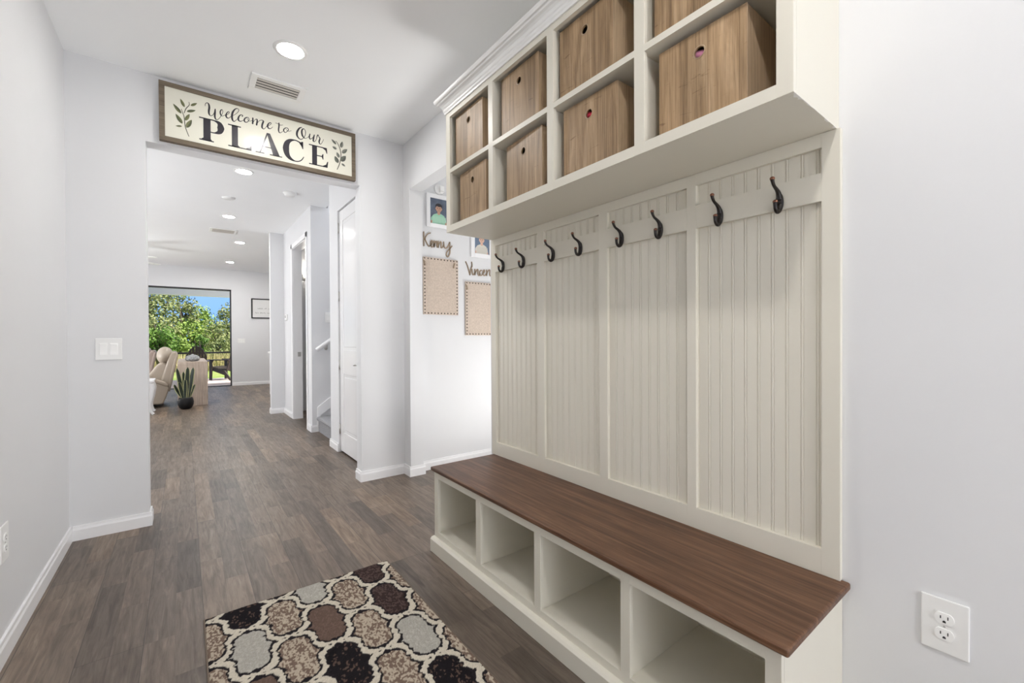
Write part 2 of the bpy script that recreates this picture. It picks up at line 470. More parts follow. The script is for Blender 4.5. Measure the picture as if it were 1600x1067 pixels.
# lettering and leaf strokes on the sign and the name cut-outs: (x, z, width) in metres
SCRIPT = [[[0.1216,2.6779,0.0024],[0.1229,2.6912,0.0033],[0.1312,2.7016,0.0038],[0.1406,2.6969,0.0085],[0.1439,2.6765,0.0109],[0.1414,2.6526,0.0109],[0.1424,2.6328,0.0095],[0.1494,2.6229,0.0043],[0.1589,2.6279,0.0029],[0.1686,2.6439,0.0029],[0.1748,2.669,0.0048]],[[0.176,2.6751,0.0053],[0.1746,2.6515,0.0106],[0.1732,2.628,0.0106],[0.1767,2.6116,0.0082],[0.1851,2.6069,0.0039],[0.1972,2.6193,0.0029],[0.2071,2.6384,0.0029],[0.2171,2.6648,0.0029],[0.216,2.6805,0.0034],[0.2099,2.6815,0.0049],[0.2037,2.6664,0.0073],[0.2048,2.6493,0.0073],[0.2108,2.6409,0.0039],[0.2218,2.6452,0.0025],[0.2304,2.6528,0.0025]],[[0.2304,2.6528,0.003],[0.244,2.66,0.0025],[0.254,2.6763,0.0035],[0.2491,2.6807,0.004],[0.2404,2.6691,0.0059],[0.2353,2.65,0.0099],[0.2401,2.6382,0.0084],[0.2512,2.6387,0.0035],[0.2638,2.6543,0.0025]],[[0.2638,2.6543,0.0025],[0.2864,2.6731,0.0025],[0.3042,2.6965,0.003],[0.3082,2.7126,0.0036],[0.2994,2.7172,0.0046],[0.2867,2.7088,0.0066],[0.274,2.6855,0.011],[0.2688,2.6573,0.012],[0.2711,2.6344,0.011],[0.2785,2.6248,0.006],[0.2886,2.6323,0.003],[0.3013,2.6495,0.0025]],[[0.3282,2.6741,0.0067],[0.3308,2.6809,0.0041],[0.3219,2.6826,0.0041],[0.3116,2.672,0.0071],[0.3051,2.6536,0.0102],[0.3076,2.6395,0.0092],[0.3177,2.6365,0.0046],[0.3318,2.6468,0.0026],[0.3409,2.6555,0.0026]],[[0.3552,2.6764,0.0036],[0.3435,2.6638,0.0077],[0.3395,2.6476,0.0093],[0.3471,2.6394,0.0062],[0.3601,2.6463,0.0036],[0.368,2.6637,0.0042],[0.3629,2.6757,0.0042],[0.3539,2.676,0.0031]],[[0.3552,2.6733,0.0026],[0.3602,2.6583,0.0026],[0.3706,2.6539,0.0026],[0.3863,2.6632,0.0026]],[[0.3903,2.6811,0.0079],[0.3902,2.6613,0.0095],[0.3887,2.6427,0.0095]],[[0.3901,2.6461,0.0026],[0.4021,2.671,0.0026],[0.414,2.6807,0.0053],[0.4166,2.6693,0.009],[0.4124,2.6406,0.0096]],[[0.4124,2.6437,0.0027],[0.4286,2.6729,0.0027],[0.4447,2.6823,0.0043],[0.454,2.6774,0.0097],[0.4471,2.6539,0.0108],[0.4456,2.632,0.0108],[0.4549,2.6249,0.0049],[0.4658,2.6348,0.0027],[0.474,2.6496,0.0027]],[[0.474,2.6465,0.0027],[0.4904,2.6606,0.0027],[0.5015,2.6747,0.0038],[0.4988,2.6816,0.0044],[0.4878,2.6737,0.0066],[0.4795,2.6543,0.0104],[0.4848,2.6388,0.0087],[0.4985,2.6397,0.0038],[0.5123,2.6561,0.0022]],[[0.5512,2.6938,0.0076],[0.551,2.6696,0.0092],[0.5483,2.646,0.0092],[0.5519,2.6286,0.0071],[0.5621,2.6287,0.0031],[0.575,2.6423,0.0026]],[[0.5297,2.6888,0.0025],[0.5448,2.6876,0.0036],[0.56,2.6822,0.0036],[0.5767,2.6885,0.0021]],[[0.5933,2.6734,0.0036],[0.5829,2.6603,0.0072],[0.5815,2.647,0.0083],[0.5904,2.6381,0.0041],[0.6022,2.6487,0.0036],[0.6114,2.6628,0.0052],[0.6062,2.6743,0.0047],[0.5946,2.6737,0.0031]],[[0.5946,2.6723,0.0026],[0.5984,2.6605,0.0026],[0.6113,2.6527,0.0026],[0.6309,2.6627,0.0021]],[[0.7017,2.7078,0.0032],[0.6855,2.6973,0.0091],[0.6706,2.6697,0.0134],[0.6677,2.6427,0.0133],[0.6769,2.6248,0.0096],[0.6929,2.6176,0.0048],[0.7092,2.6294,0.0038],[0.7229,2.6552,0.0038],[0.7259,2.6825,0.0044],[0.7178,2.6993,0.0038],[0.7057,2.6958,0.0081],[0.7001,2.6752,0.0119],[0.7039,2.6499,0.0119],[0.7146,2.6353,0.0071],[0.7282,2.6346,0.0027],[0.7433,2.6477,0.0027],[0.753,2.6637,0.0028]],[[0.7559,2.6748,0.0061],[0.7516,2.6514,0.0094],[0.7556,2.6378,0.0072],[0.768,2.6442,0.0033],[0.7806,2.6625,0.0033],[0.7863,2.676,0.0045]],[[0.7863,2.676,0.0067],[0.7805,2.6506,0.0111],[0.779,2.6293,0.01],[0.7887,2.6275,0.0039],[0.8,2.647,0.0028]],[[0.8,2.647,0.0028],[0.8072,2.6759,0.0062],[0.8129,2.6835,0.0056],[0.817,2.6726,0.004]],[[0.817,2.6726,0.004],[0.8254,2.66,0.0079],[0.8196,2.6374,0.0107],[0.8223,2.6217,0.0079],[0.8336,2.6217,0.0034],[0.8451,2.6444,0.0029],[0.8509,2.661,0.0029]]]
KENNY = [[[1.6642,2.0784,0.0091],[1.6651,2.0188,0.0091],[1.6647,1.9589,0.0091]],[[1.7271,2.0771,0.0093],[1.7069,2.0689,0.0092],[1.6896,2.0508,0.0092],[1.6794,2.0311,0.0091],[1.6765,2.0151,0.0091]],[[1.6765,2.0151,0.0091],[1.6948,1.981,0.0092],[1.7118,1.9596,0.0092],[1.7234,1.9663,0.0093]],[[1.7234,1.9663,0.0093],[1.7409,1.9817,0.0093],[1.7483,2.0063,0.0093],[1.7382,2.0129,0.0093],[1.7294,1.9933,0.0093],[1.7321,1.97,0.0093],[1.7436,1.957,0.0093],[1.7583,1.968,0.0094],[1.7628,1.9845,0.0094]],[[1.763,2.0136,0.0094],[1.7643,1.9899,0.0094],[1.7641,1.9608,0.0094]],[[1.7641,1.9635,0.0094],[1.7701,1.9907,0.0094],[1.7806,2.0119,0.0094],[1.7894,2.0064,0.0095],[1.7892,1.9772,0.0095],[1.7935,1.9619,0.0095]],[[1.8027,2.0162,0.0095],[1.8025,1.9896,0.0095],[1.8038,1.9605,0.0095]],[[1.8038,1.9631,0.0095],[1.8099,1.9879,0.0095],[1.8235,2.0136,0.0096],[1.8339,2.0069,0.0096],[1.8322,1.9827,0.0096],[1.8336,1.9615,0.0096],[1.8471,1.9685,0.0096],[1.8578,1.9859,0.0097]],[[1.858,2.0155,0.0097],[1.8608,1.9863,0.0097],[1.8682,1.9657,0.0097],[1.8864,1.9653,0.0097],[1.9064,1.9921,0.0098],[1.9204,2.0209,0.0099]],[[1.9204,2.0209,0.0099],[1.9201,1.983,0.0099],[1.9214,1.9398,0.0099],[1.9166,1.9121,0.0098],[1.9011,1.8888,0.0098],[1.8859,1.8979,0.0097],[1.8861,1.9194,0.0097],[1.8984,1.9425,0.0098],[1.9231,1.9671,0.0099],[1.9418,1.9884,0.0099]]]
VINCE = [[[2.0872,1.8632,0.0091],[2.1073,1.8224,0.0091],[2.132,1.7444,0.0092]],[[2.132,1.7444,0.0092],[2.1415,1.7943,0.0092],[2.1556,1.8349,0.0093],[2.1512,1.8659,0.0093]],[[2.1554,1.7995,0.0093],[2.1575,1.7643,0.0093],[2.1689,1.7476,0.0093],[2.1854,1.7707,0.0094]],[[2.1556,1.8271,0.0093],[2.157,1.8256,0.0093]],[[2.1856,1.8023,0.0094],[2.1878,1.7749,0.0094],[2.1876,1.7491,0.0094]],[[2.1876,1.7551,0.0094],[2.1971,1.7796,0.0094],[2.2161,1.8052,0.0094],[2.2222,1.7938,0.0095],[2.2205,1.7619,0.0095],[2.2322,1.747,0.0095],[2.2466,1.7641,0.0095]],[[2.2635,1.7976,0.0096],[2.2492,1.7963,0.0095],[2.2395,1.7715,0.0095],[2.2441,1.75,0.0095],[2.2632,1.7536,0.0096],[2.2777,1.7708,0.0096]],[[2.2777,1.7708,0.0096],[2.2946,1.7884,0.0097],[2.2923,1.8062,0.0097],[2.2802,1.7911,0.0096],[2.279,1.7629,0.0096],[2.2992,1.7526,0.0097],[2.3187,1.7744,0.0097]],[[2.3189,1.8067,0.0097],[2.3212,1.7827,0.0097],[2.321,1.7544,0.0097]],[[2.321,1.7625,0.0097],[2.331,1.7916,0.0098],[2.3506,1.8116,0.0098],[2.3569,1.798,0.0098],[2.3552,1.7654,0.0098],[2.3674,1.7543,0.0099],[2.3823,1.7677,0.0099]],[[2.3854,1.8494,0.0099],[2.3866,1.8088,0.0099],[2.3898,1.7663,0.0099],[2.4046,1.7635,0.01],[2.4172,1.7748,0.01]],[[2.3703,1.8114,0.0099],[2.4075,1.8127,0.01]]]
LEAVES_L = [[0.0143,2.6356,-0.0071,2.6833,0.0165],[-0.0025,2.5891,-0.0434,2.6397,0.0201],[0.0024,2.5268,-0.0314,2.5802,0.0219],[0.0173,2.5518,0.0398,2.6,0.0184],[0.0224,2.5075,0.0506,2.5664,0.024],[0.0251,2.6115,0.0717,2.633,0.0166],[0.0458,2.6548,0.0796,2.682,0.0149],[0.0005,2.5102,-0.0321,2.5029,0.011]]
STEM_L = [[[0.0348,2.4559,0.0037],[0.0169,2.5127,0.0044],[0.0119,2.5708,0.0044],[0.0031,2.6,0.0037],[-0.0022,2.6189,0.0029]],[[0.0122,2.5983,0.0037],[0.0216,2.6287,0.0044],[0.0384,2.657,0.0037],[0.0367,2.6749,0.003]]]
LEAVES_R = [[0.9429,2.6471,0.908,2.678,0.0178],[0.9461,2.6112,0.9145,2.6249,0.0199],[0.9634,2.5493,0.946,2.5891,0.0229],[0.956,2.5069,0.9316,2.5561,0.03],[0.9783,2.6307,0.9895,2.6819,0.0245],[0.9852,2.5918,1.0253,2.6319,0.0274],[0.9775,2.5269,1.014,2.5768,0.0346],[0.981,2.5092,1.0097,2.4938,0.0159]]
STEM_R = [[[0.9485,2.4572,0.005],[0.9666,2.5058,0.0057],[0.9778,2.5677,0.0058],[0.9711,2.6177,0.0057],[0.9536,2.6574,0.005],[0.9395,2.672,0.0043]]]

# ================================================================== SETTING
WX, BW, LW, ZC = 1.497, 3.49, -.5315, 2.80
FWY, ZG = 12.75, 2.88
struct('floor', MB().box(-3.1, 4.6, -4.35, FWY + .03, -.04, 0), MFLOOR)
c = MB()
c.box(-.70, 4.6, -4.35, 3.61, ZC, ZC + .12)
c.box(-3.1, 1.43, 3.61, 7.60, ZC, ZC + .12)
c.box(1.43, 4.6, 3.61, 4.77, ZC, ZC + .12)
c.box(1.43, 4.6, 5.85, 7.60, ZC, ZC + .12)
c.box(-3.1, 4.6, 7.60, FWY + .1, ZG, ZG + .12)
c.box(-3.1, 4.6, 7.60, 7.66, ZC, ZG)
c.box(1.43, 4.6, 4.7, 5.9, 5.0, 5.1)
c.box(1.43, 1.46, 4.77, 5.85, ZC + .12, 5.0)
struct('ceiling', c, MC)

struct('wall_left', MB().box(LW - .13, LW, -4.35, BW, 0, ZC), MW)
w = MB()
w.box(LW - .13, -.18, BW, 3.61, 0, ZC)
w.box(-.18, 1.130, BW, 3.61, 2.38, ZC)
w.box(1.130, 1.612, BW, 3.61, 0, ZC)
struct('wall_back', w, MW)
w = MB()
w.box(WX, 1.612, -4.35, 2.18, 0, ZC)
w.box(WX, 1.612, 2.18, 3.368, 2.393, ZC)
w.box(WX, 1.612, 3.368, BW, 0, ZC)
struct('wall_right', w, MW)
w = MB()
w.box(LW - .13, -.35, -4.35, -4.22, 0, ZC); w.box(1.25, 1.612, -4.35, -4.22, 0, ZC)
w.box(-.35, 1.25, -4.35, -4.22, 2.45, ZC); w.box(-.35, 1.25, -4.35, -4.22, 0, .25)
struct('wall_front', w, MW)
w = MB(); w.box(1.612, 4.5, 3.45, 3.61, 0, ZC)
struct('wall_nook', w, MW)
w = MB(); w.box(4.4, 4.5, 1.8, 3.45, 0, ZC); w.box(1.612, 4.5, 1.7, 1.8, 0, ZC)
struct('wall_side_room', w, MW)
w = MB()
w.box(1.25, 1.37, 3.61, 3.79, 0, ZC); w.box(1.25, 1.37, 4.565, 4.77, 0, ZC); w.box(1.25, 1.37, 3.79, 4.565, 2.452, ZC)
w.box(1.25, 1.43, 4.77, 4.87, 0, ZC); w.box(1.43, 4.6, 4.77, 4.87, 0, 5.0)
w.box(2.1, 2.2, 3.61, 4.77, 0, ZC)
struct('wall_hall', w, MW)
struct('wall_stairs', MB().box(1.25, 1.46, 5.73, 5.85, 0, ZC).box(1.46, 4.6, 5.73, 5.85, 0, 5.0).box(4.5, 4.6, 4.87, 5.73, 0, 5.0), MW)
w = MB()
w.box(1.25, 1.37, 5.85, 5.98, 0, ZC); w.box(1.25, 1.37, 6.85, 7.55, 0, ZC); w.box(1.25, 1.37, 5.98, 6.85, 2.45, ZC)
w.box(3.0, 3.1, 5.85, 7.55, 0, ZC)
struct('wall_bathroom', w, MW)
struct('wall_kitchen', MB().box(1.067, 4.6, 7.55, 7.67, 0, ZG), MW)
SL0, SL1, SLZ = -1.75, .940, 2.392
w = MB()
w.box(-3.1, SL0, FWY, FWY + .14, 0, ZG); w.box(SL1, 4.6, FWY, FWY + .14, 0, ZG); w.box(SL0, SL1, FWY, FWY + .14, SLZ, ZG)
struct('wall_far', w, MW)
w = MB(); w.box(-3.1, -3.0, 3.61, FWY, 0, ZG); w.box(-3.1, LW - .13, 3.55, 3.61, 0, ZC)
struct('wall_living_room', w, MW)
struct('wall_kitchen_side', MB().box(4.5, 4.6, 7.67, FWY, 0, ZG), MW)

BBP = [(0, 0), (.0135, 0), (.0135, .060), (.0095, .070), (.0085, .083), (0, .083)]
def baseboard(name, runs):
    """runs: (x0,y0,x1,y1,nx,ny) wall line and the way into the room"""
    mb = MB()
    for x0, y0, x1, y1, nx, ny in runs:
        t = bmesh.new()
        A = [t.verts.new((x0 + nx * o, y0 + ny * o, z)) for o, z in BBP]
        B = [t.verts.new((x1 + nx * o, y1 + ny * o, z)) for o, z in BBP]
        n = len(BBP)
        t.faces.new(A); t.faces.new(B)
        for i in range(n): t.faces.new((A[i], A[(i + 1) % n], B[(i + 1) % n], B[i]))
        bmesh.ops.recalc_face_normals(t, faces=t.faces[:])
        mb._take(t)
    return struct(name, mb, MT)
e = .0135
baseboard('baseboard_left', [(LW, -4.2, LW, BW, 1, 0)])
baseboard('baseboard_back', [(LW + e, BW, -.18 + e, BW, 0, -1), (-.18, BW, -.18, 3.61, 1, 0), (1.13 - e, BW, WX - e, BW, 0, -1), (1.13, BW, 1.13, 3.61, -1, 0)])
baseboard('baseboard_right', [(WX, 3.368, WX, BW, -1, 0), (WX - e, 3.368, 1.612 + e, 3.368, 0, -1), (WX, -4.2, WX, .36, -1, 0)])
baseboard('baseboard_nook', [(1.612 + e, 3.45, 4.4, 3.45, 0, -1), (1.612, 3.368, 1.612, 3.45, 1, 0)])
baseboard('baseboard_hall', [(1.25, 4.565, 1.25, 4.87 + e, -1, 0), (1.25, 3.61, 1.25, 3.79, -1, 0)])
baseboard('baseboard_stairs', [(1.25, 5.73, 1.25, 5.915, -1, 0), (1.25 - e, 5.73, 1.307, 5.73, 0, -1)])
baseboard('baseboard_bathroom', [(1.25, 6.93, 1.25, 7.55 - e, -1, 0), (3.0, 5.85, 3.0, 7.55, -1, 0)])
baseboard('baseboard_kitchen', [(1.067 - e, 7.55, 1.25, 7.55, 0, -1), (1.067, 7.55, 1.067, 7.67, -1, 0)])
baseboard('baseboard_far', [(SL1 + .01, FWY, 4.5, FWY, 0, -1)])

# casing of the bathroom doorway
t_ = MB()
t_.box(1.238, 1.25, 6.85, 6.915, 0, 2.515, .003); t_.box(1.238, 1.25, 5.915, 5.98, 0, 2.515, .003); t_.box(1.238, 1.25, 5.915, 6.915, 2.45, 2.515, .003)
t_.box(1.25, 1.37, 6.84, 6.852, 0, 2.452); t_.box(1.25, 1.37, 5.978, 5.99, 0, 2.452); t_.box(1.25, 1.37, 5.99, 6.84, 2.44, 2.452)
tr1 = struct('trim_1', t_, MT)
k = MB(); k.box(1.305, 1.345, 6.835, 6.8405, .90, .965, .002)
sp = stand_part(k, 'strike_plate', MMETAL, tr1); sp['label'] = 'small metal strike plate'

# closet door in the hall
d = MB()
DX0 = 1.266
d.box(DX0 + .006, DX0 + .036, 3.797, 4.558, .016, 2.445)
def panel_door(mb, x, y0, y1, z0, z1, st, panels):
    """stiles and rails standing proud of recessed raised panels"""
    mb.box(x, x + .012, y0, y0 + st, z0, z1, .003); mb.box(x, x + .012, y1 - st, y1, z0, z1, .003)
    zs = [z0] + [q for p in panels for q in p] + [z1]
    for a, b in zip(zs[0::2], zs[1::2]): mb.box(x, x + .012, y0 + st, y1 - st, a, b, .003)
    for a, b in panels:
        mb.box(x + .002, x + .012, y0 + st + .030, y1 - st - .030, a + .030, b - .030, .006)
panel_door(d, DX0, 3.797, 4.558, .016, 2.445, .105, [(.21, .80), (1.04, 2.33)])
dr = struct('door_1', d, MD)
for z in (2.28, 1.585, .89, .235):
    h = MB(); h.box(DX0 - .006, DX0 + .004, 4.553, 4.571, z - .048, z + .048, .002); h.tube([(DX0 - .008, 4.563, z - .05), (DX0 - .008, 4.563, z + .05)], .006, 10, 1)
    stand_part(h, 'hinge', MMETAL, dr)
h = MB()
h.lathe([(.0, 0), (.028, 0), (.026, -.010), (.012, -.014), (.011, -.045), (0, -.045)], (DX0, 3.87, .915), 24, 'x')
h.tube([(DX0 - .042, 3.865, .915), (DX0 - .044, 3.91, .917), (DX0 - .042, 3.985, .912)], [.010, .009, .007], 12)
stand_part(h, 'lever_handle', MMETAL, dr)

# open sliding glass door to the lanai
fr = MB()
fr.box(SL0, SL1, FWY + .03, FWY + .11, SLZ - .035, SLZ); fr.box(SL0, SL1, FWY + .03, FWY + .11, 0, .018)
fr.box(SL0, SL0 + .035, FWY + .03, FWY + .11, 0, SLZ); fr.box(SL1 - .028, SL1, FWY + .03, FWY + .11, 0, SLZ)
sd = struct('door_2', fr, MDARKSL)
mg = bpy.data.materials.new('clear_glass'); mg.use_nodes = True
nt = mg.node_tree; nt.nodes.clear()
o_ = nt.nodes.new('ShaderNodeOutputMaterial'); tr = nt.nodes.new('ShaderNodeBsdfTransparent'); gl = nt.nodes.new('ShaderNodeBsdfGlossy'); mx = nt.nodes.new('ShaderNodeMixShader')
gl.inputs['Roughness'].default_value = .02; tr.inputs['Color'].default_value = (.96, .975, .97, 1); mx.inputs[0].default_value = .05
nt.links.new(tr.outputs[0], mx.inputs[1]); nt.links.new(gl.outputs[0], mx.inputs[2]); nt.links.new(mx.outputs[0], o_.inputs[0])
for i, dy in enumerate((.050, .084)):       # both leaves pushed to the left, doorway open
    a, b = SL0 + .035 + i * .01, -.74 + i * .01
    lf = MB()
    for q in ((a, a + .05, .018, SLZ - .035), (b - .05, b, .018, SLZ - .035), (a + .05, b - .05, .018, .09), (a + .05, b - .05, SLZ - .10, SLZ - .035)): lf.box(q[0], q[1], FWY + dy - .012, FWY + dy + .012, q[2], q[3])
    leaf = stand_part(lf, 'sliding_leaf', MDARKSL, sd)
    stand_part(MB().box(a + .05, b - .05, FWY + dy - .003, FWY + dy + .003, .09, SLZ - .10), 'glass_pane', mg, leaf)
# front door glazing behind the photographer
fr = MB()
fr.box(-.35, 1.25, -4.32, -4.25, .25, .32); fr.box(-.35, 1.25, -4.32, -4.25, 2.38, 2.45); fr.box(-.35, -.28, -4.32, -4.25, .25, 2.45); fr.box(1.18, 1.25, -4.32, -4.25, .25, 2.45)
wd = struct('window_1', fr, MT)
stand_part(MB().box(-.28, 1.18, -4.29, -4.284, .32, 2.38), 'glass_pane', mg, wd)

# ------------------------------------------------------------------ carpeted stairs, skirt and handrail
MCARPET = mat('grey_carpet', (.32, .32, .33), .95, .1)
t = NT(MCARPET); v = t.coords(); n1 = t.noise(v, 160, 3, .7); n2 = t.noise(v, 16, 3)
cc = t.ramp(n1.outputs[0], [(.3, (.20, .20, .21)), (.7, (.44, .44, .45))])
t.l(cc, t.b.inputs['Base Color']); t.bump(n1.outputs[0], .9, .006)
st = empty('staircase', 'carpeted grey staircase rising to the right behind the white closet door wall', 'stairs', (1.32, 5.3, 0))
for i in range(6):
    s_ = MB()
    x0 = 1.325 + i * .255
    z0 = .185 * i
    s_.prism([(x0, z0), (x0, z0 + .135), (x0 - .022, z0 + .145), (x0 - .028, z0 + .165), (x0 - .020, z0 + .182), (x0, z0 + .187), (x0 + .30, z0 + .187), (x0 + .30, z0)], 'y', 4.872, 5.712)
    stand_part(s_, 'carpeted_step', MCARPET, st)
sk = MB()
sk.prism([(1.308, 0), (1.34, 0), (1.345, .20), (2.87, 1.31), (2.87, 1.45), (1.308, .305)], 'y', 5.712, 5.729, .002)
s1 = stand_part(sk, 'skirt_board', MT, st); s1['label'] = 'white sloping skirt board'
hr = empty('handrail', 'white sloping handrail on the wall above the grey carpeted stairs', 'handrail', (1.3, 5.68, 1.0))
k = MB(); k.tube([(1.295, 5.672, 1.020), (1.60, 5.672, 1.245), (2.7, 5.672, 2.055)], .025, 14, 1)
stand_part(k, 'rail', MT, hr)
for x in (1.42, 2.2):
    z = 1.02 + (x - 1.295) * .7367
    k = MB(); k.tube([(x, 5.73, z - .075), (x, 5.70, z - .075), (x, 5.672, z - .025)], .007, 8); k.lathe([(0, 0), (.022, 0), (.020, -.006), (0, -.008)], (x, 5.729, z - .075), 16, 'y')
    stand_part(k, 'bracket', MMETAL, hr)

# ------------------------------------------------------------------ wall plates
def switch_plate(name, label, cx, y, cz, wd, ht, n, group=None):
    """rocker plate on a wall facing -y"""
    r = empty(name, label, 'light switch', (cx, y, cz - ht / 2), 0, group)
    p = MB(); p.box(cx - wd / 2, cx + wd / 2, y - .006, y, cz - ht / 2, cz + ht / 2, .0025)
    stand_part(p, 'wall_plate', MPL, r)
    for i in range(n):
        x = cx + (i - (n - 1) / 2) * .046
        q = MB(); q.box(x - .0175, x + .0175, y - .0075, y - .004, cz - .035, cz + .035, .001)
        q.prism([(y - .006, cz - .032), (y - .012, cz + .030), (y - .006, cz + .032)], 'x', x - .0155, x + .0155, .0008)
        stand_part(q, 'rocker', MPL2, r)
    return r
switch_plate('light_switch', 'double white rocker switch on the wall left of the wide opening', -.357, BW, 1.098, .118, .128, 2)
switch_plate('light_switch', 'double white rocker switch above the handrail of the carpeted stairs', 1.47, 5.73, 1.425, .118, .128, 2)
switch_plate('light_switch', 'wide white switch plate on the far wall beside the sliding glass door', 1.142, FWY, 1.12, .164, .12, 3)

def outlet(label, face_x, s, cy, cz):
    """duplex receptacle on a wall facing s along x"""
    r = empty('power_outlet', label, 'outlet', (face_x, cy, cz - .067), 0)
    def bx(mb, d0, d1, y0, y1, z0, z1, b=0): return mb.box(min(face_x + s * d0, face_x + s * d1), max(face_x + s * d0, face_x + s * d1), y0, y1, z0, z1, b)
    p = MB(); bx(p, 0, .006, cy - .043, cy + .043, cz - .067, cz + .067, .0025)
    stand_part(p, 'wall_plate', MPL, r)
    for dz in (-.0195, .0195):
        q = MB()
        pts = []
        for i in range(28):
            a = 2 * PI * i / 28
            pts.append((cy + .0175 * math.cos(a), cz + dz + max(-.0135, min(.0135, .0175 * math.sin(a)))))
        q.prism(pts, 'x', min(face_x + s * .003, face_x + s * .0085), max(face_x + s * .003, face_x + s * .0085))
        so = stand_part(q, 'socket', MPL2, r)
        sl = MB()
        f0, f1 = face_x + s * .0075, face_x + s * .0088
        sl.box(min(f0, f1), max(f0, f1), cy - .0075, cy - .0055, cz + dz - .001, cz + dz + .007)
        sl.box(min(f0, f1), max(f0, f1), cy + .0055, cy + .0075, cz + dz - .001, cz + dz + .006)
        sl.prism([(cy - .003, cz + dz - .010), (cy + .003, cz + dz - .010), (cy + .003, cz + dz - .007), (cy + .0015, cz + dz - .0045), (cy - .0015, cz + dz - .0045), (cy - .003, cz + dz - .007)], 'x', min(f0, f1), max(f0, f1))
        o = stand_part(sl, 'slots', MBLK, so)
        o['label'] = 'dark plug slots'
    k = MB(); k.lathe([(0, .006), (.003, .006), (.0025, .0072), (0, .0075)] if s > 0 else [(0, -.006), (.003, -.006), (.0025, -.0072), (0, -.0075)], (face_x, cy, cz), 12, 'x')
    stand_part(k, 'screw', MMETAL, r)
    return r
outlet('white duplex power outlet on the right wall beside the bench', WX, -1, .198, .4315)
outlet('white duplex power outlet low on the left wall at the photo edge', LW, 1, 2.365, .416)

th = empty('thermostat', 'small white thermostat on the wall beside the bathroom doorway', 'thermostat', (1.25, 7.30, 1.44))
stand_part(MB().box(1.228, 1.25, 7.25, 7.36, 1.44, 1.53, .004), 'housing', MPL2, th)
stand_part(MB().box(1.2268, 1.229, 7.275, 7.335, 1.475, 1.515), 'display', mat('grey_display', (.55, .57, .57), .2), th)

# ------------------------------------------------------------------ ceiling things
def can_light(label, x, y, z, glow, r=.066):
    o = empty('ceiling_light', label, 'ceiling light', (x, y, z), 0, 'recessed ceiling lights')
    k = MB(); k.lathe([(r, -.001), (r, -.004), (r + .006, -.006), (r + .020, -.004), (r + .022, 0)], (x, y, z), 40)
    stand_part(k, 'trim_ring', MPL2, o)
    k = MB(); k.lathe([(0, -.002), (r + .002, -.002), (r + .001, -.0042), (0, -.0045)], (x, y, z), 40)
    stand_part(k, 'diffuser', glow, o)
can_light('large glowing recessed light above the foyer, nearest in view', .497, 2.727, ZC, ML_FOYER)
can_light('glowing recessed light just past the welcome sign opening', .480, 4.965, ZC, ML_HALL)
can_light('glowing recessed light midway down the hall before the ceiling vent', .489, 6.89, ZC, ML_HALL)
can_light('glowing recessed light just beyond the far hall ceiling vent', .805, 9.05, ZG, ML_LIVING)
can_light('farthest glowing recessed light, near the sliding glass door wall', .825, 11.45, ZG, ML_LIVING)
can_light('recessed light above the near end of the bench, behind the photographer', .497, .12, ZC, ML_FOYER)
can_light('added unseen recessed light above the entry, behind the photographer near the front door', .497, -2.48, ZC, ML_FOYER)  # lamp added along with the lengthened entry, lights the foyer from behind
can_light('recessed light above the living room recliners', -1.6, 8.6, ZG, ML_LIVING)
can_light('recessed light over the hidden left part of the hall', -1.4, 5.6, ZC, ML_HALL)
can_light('recessed light over the side room next to the pin boards', 2.7, 2.7, ZC, ML_SIDE)
can_light('recessed light over the kitchen side of the house', 2.6, 10.2, ZG, ML_LIVING)

def vent(label, x0, x1, y0, y1, z, n):
    r = empty('ceiling_vent', label, 'air vent', ((x0 + x1) / 2, (y0 + y1) / 2, z))
    f = MB(); b = .035
    for a in ((x0, x1, y0, y0 + b), (x0, x1, y1 - b, y1), (x0, x0 + b, y0 + b, y1 - b), (x1 - b, x1, y0 + b, y1 - b)):
        f.box(*a, z - .008, z, .002)
    stand_part(f, 'frame', MPL2, r)
    stand_part(MB().box(x0 + b, x1 - b, y0 + b, y1 - b, z - .0012, z - .0002), 'duct_opening', MBLK, r)
    for i in range(n):
        y = y0 + b + (y1 - y0 - 2 * b) * (i + .5) / n
        s_ = MB(); s_.prism([(y - .0085, z - .0045), (y - .0075, z - .004), (y + .007, z - .0085), (y + .006, z - .009)], 'x', x0 + b, x1 - b)
        stand_part(s_, 'louver', MVENT, r)
MVENT = mat('vent_louver_paint', (.62, .59, .54), .5)
vent('white rectangular ceiling vent with dark louvers above the welcome sign', .345, .660, 3.085, 3.290, ZC, 4)
vent('small pale ceiling vent far down the hall between two recessed lights', .33, .69, 8.08, 8.38, ZG, 6)

sm = empty('smoke_detector', 'round white smoke detector on the hall ceiling outside the closet door', 'smoke detector', (.96, 5.38, ZC))
stand_part(MB().lathe([(0, 0), (.068, 0), (.068, -.010), (.060, -.012), (.056, -.028), (.045, -.040), (0, -.042)], (.96, 5.38, ZC), 36), 'housing', MPL2, sm)
stand_part(MB().lathe([(.058, -.012), (.0585, -.018), (.0575, -.018)], (.96, 5.38, ZC), 36), 'sounder_slot', MVENT, sm)
sm = empty('ceiling_cover', 'flat unlit white disc on the hall ceiling between two lit recessed lights', 'ceiling cover', (.424, 5.99, ZC))
stand_part(MB().lathe([(0, 0), (.062, 0), (.062, -.008), (.055, -.014), (0, -.015)], (.424, 5.99, ZC), 32), 'disc', MPL2, sm)
stand_part(MB().lathe([(.0625, 0), (.066, 0), (.066, -.004), (.0625, -.005)], (.424, 5.99, ZC), 32), 'rim', MPL, sm)

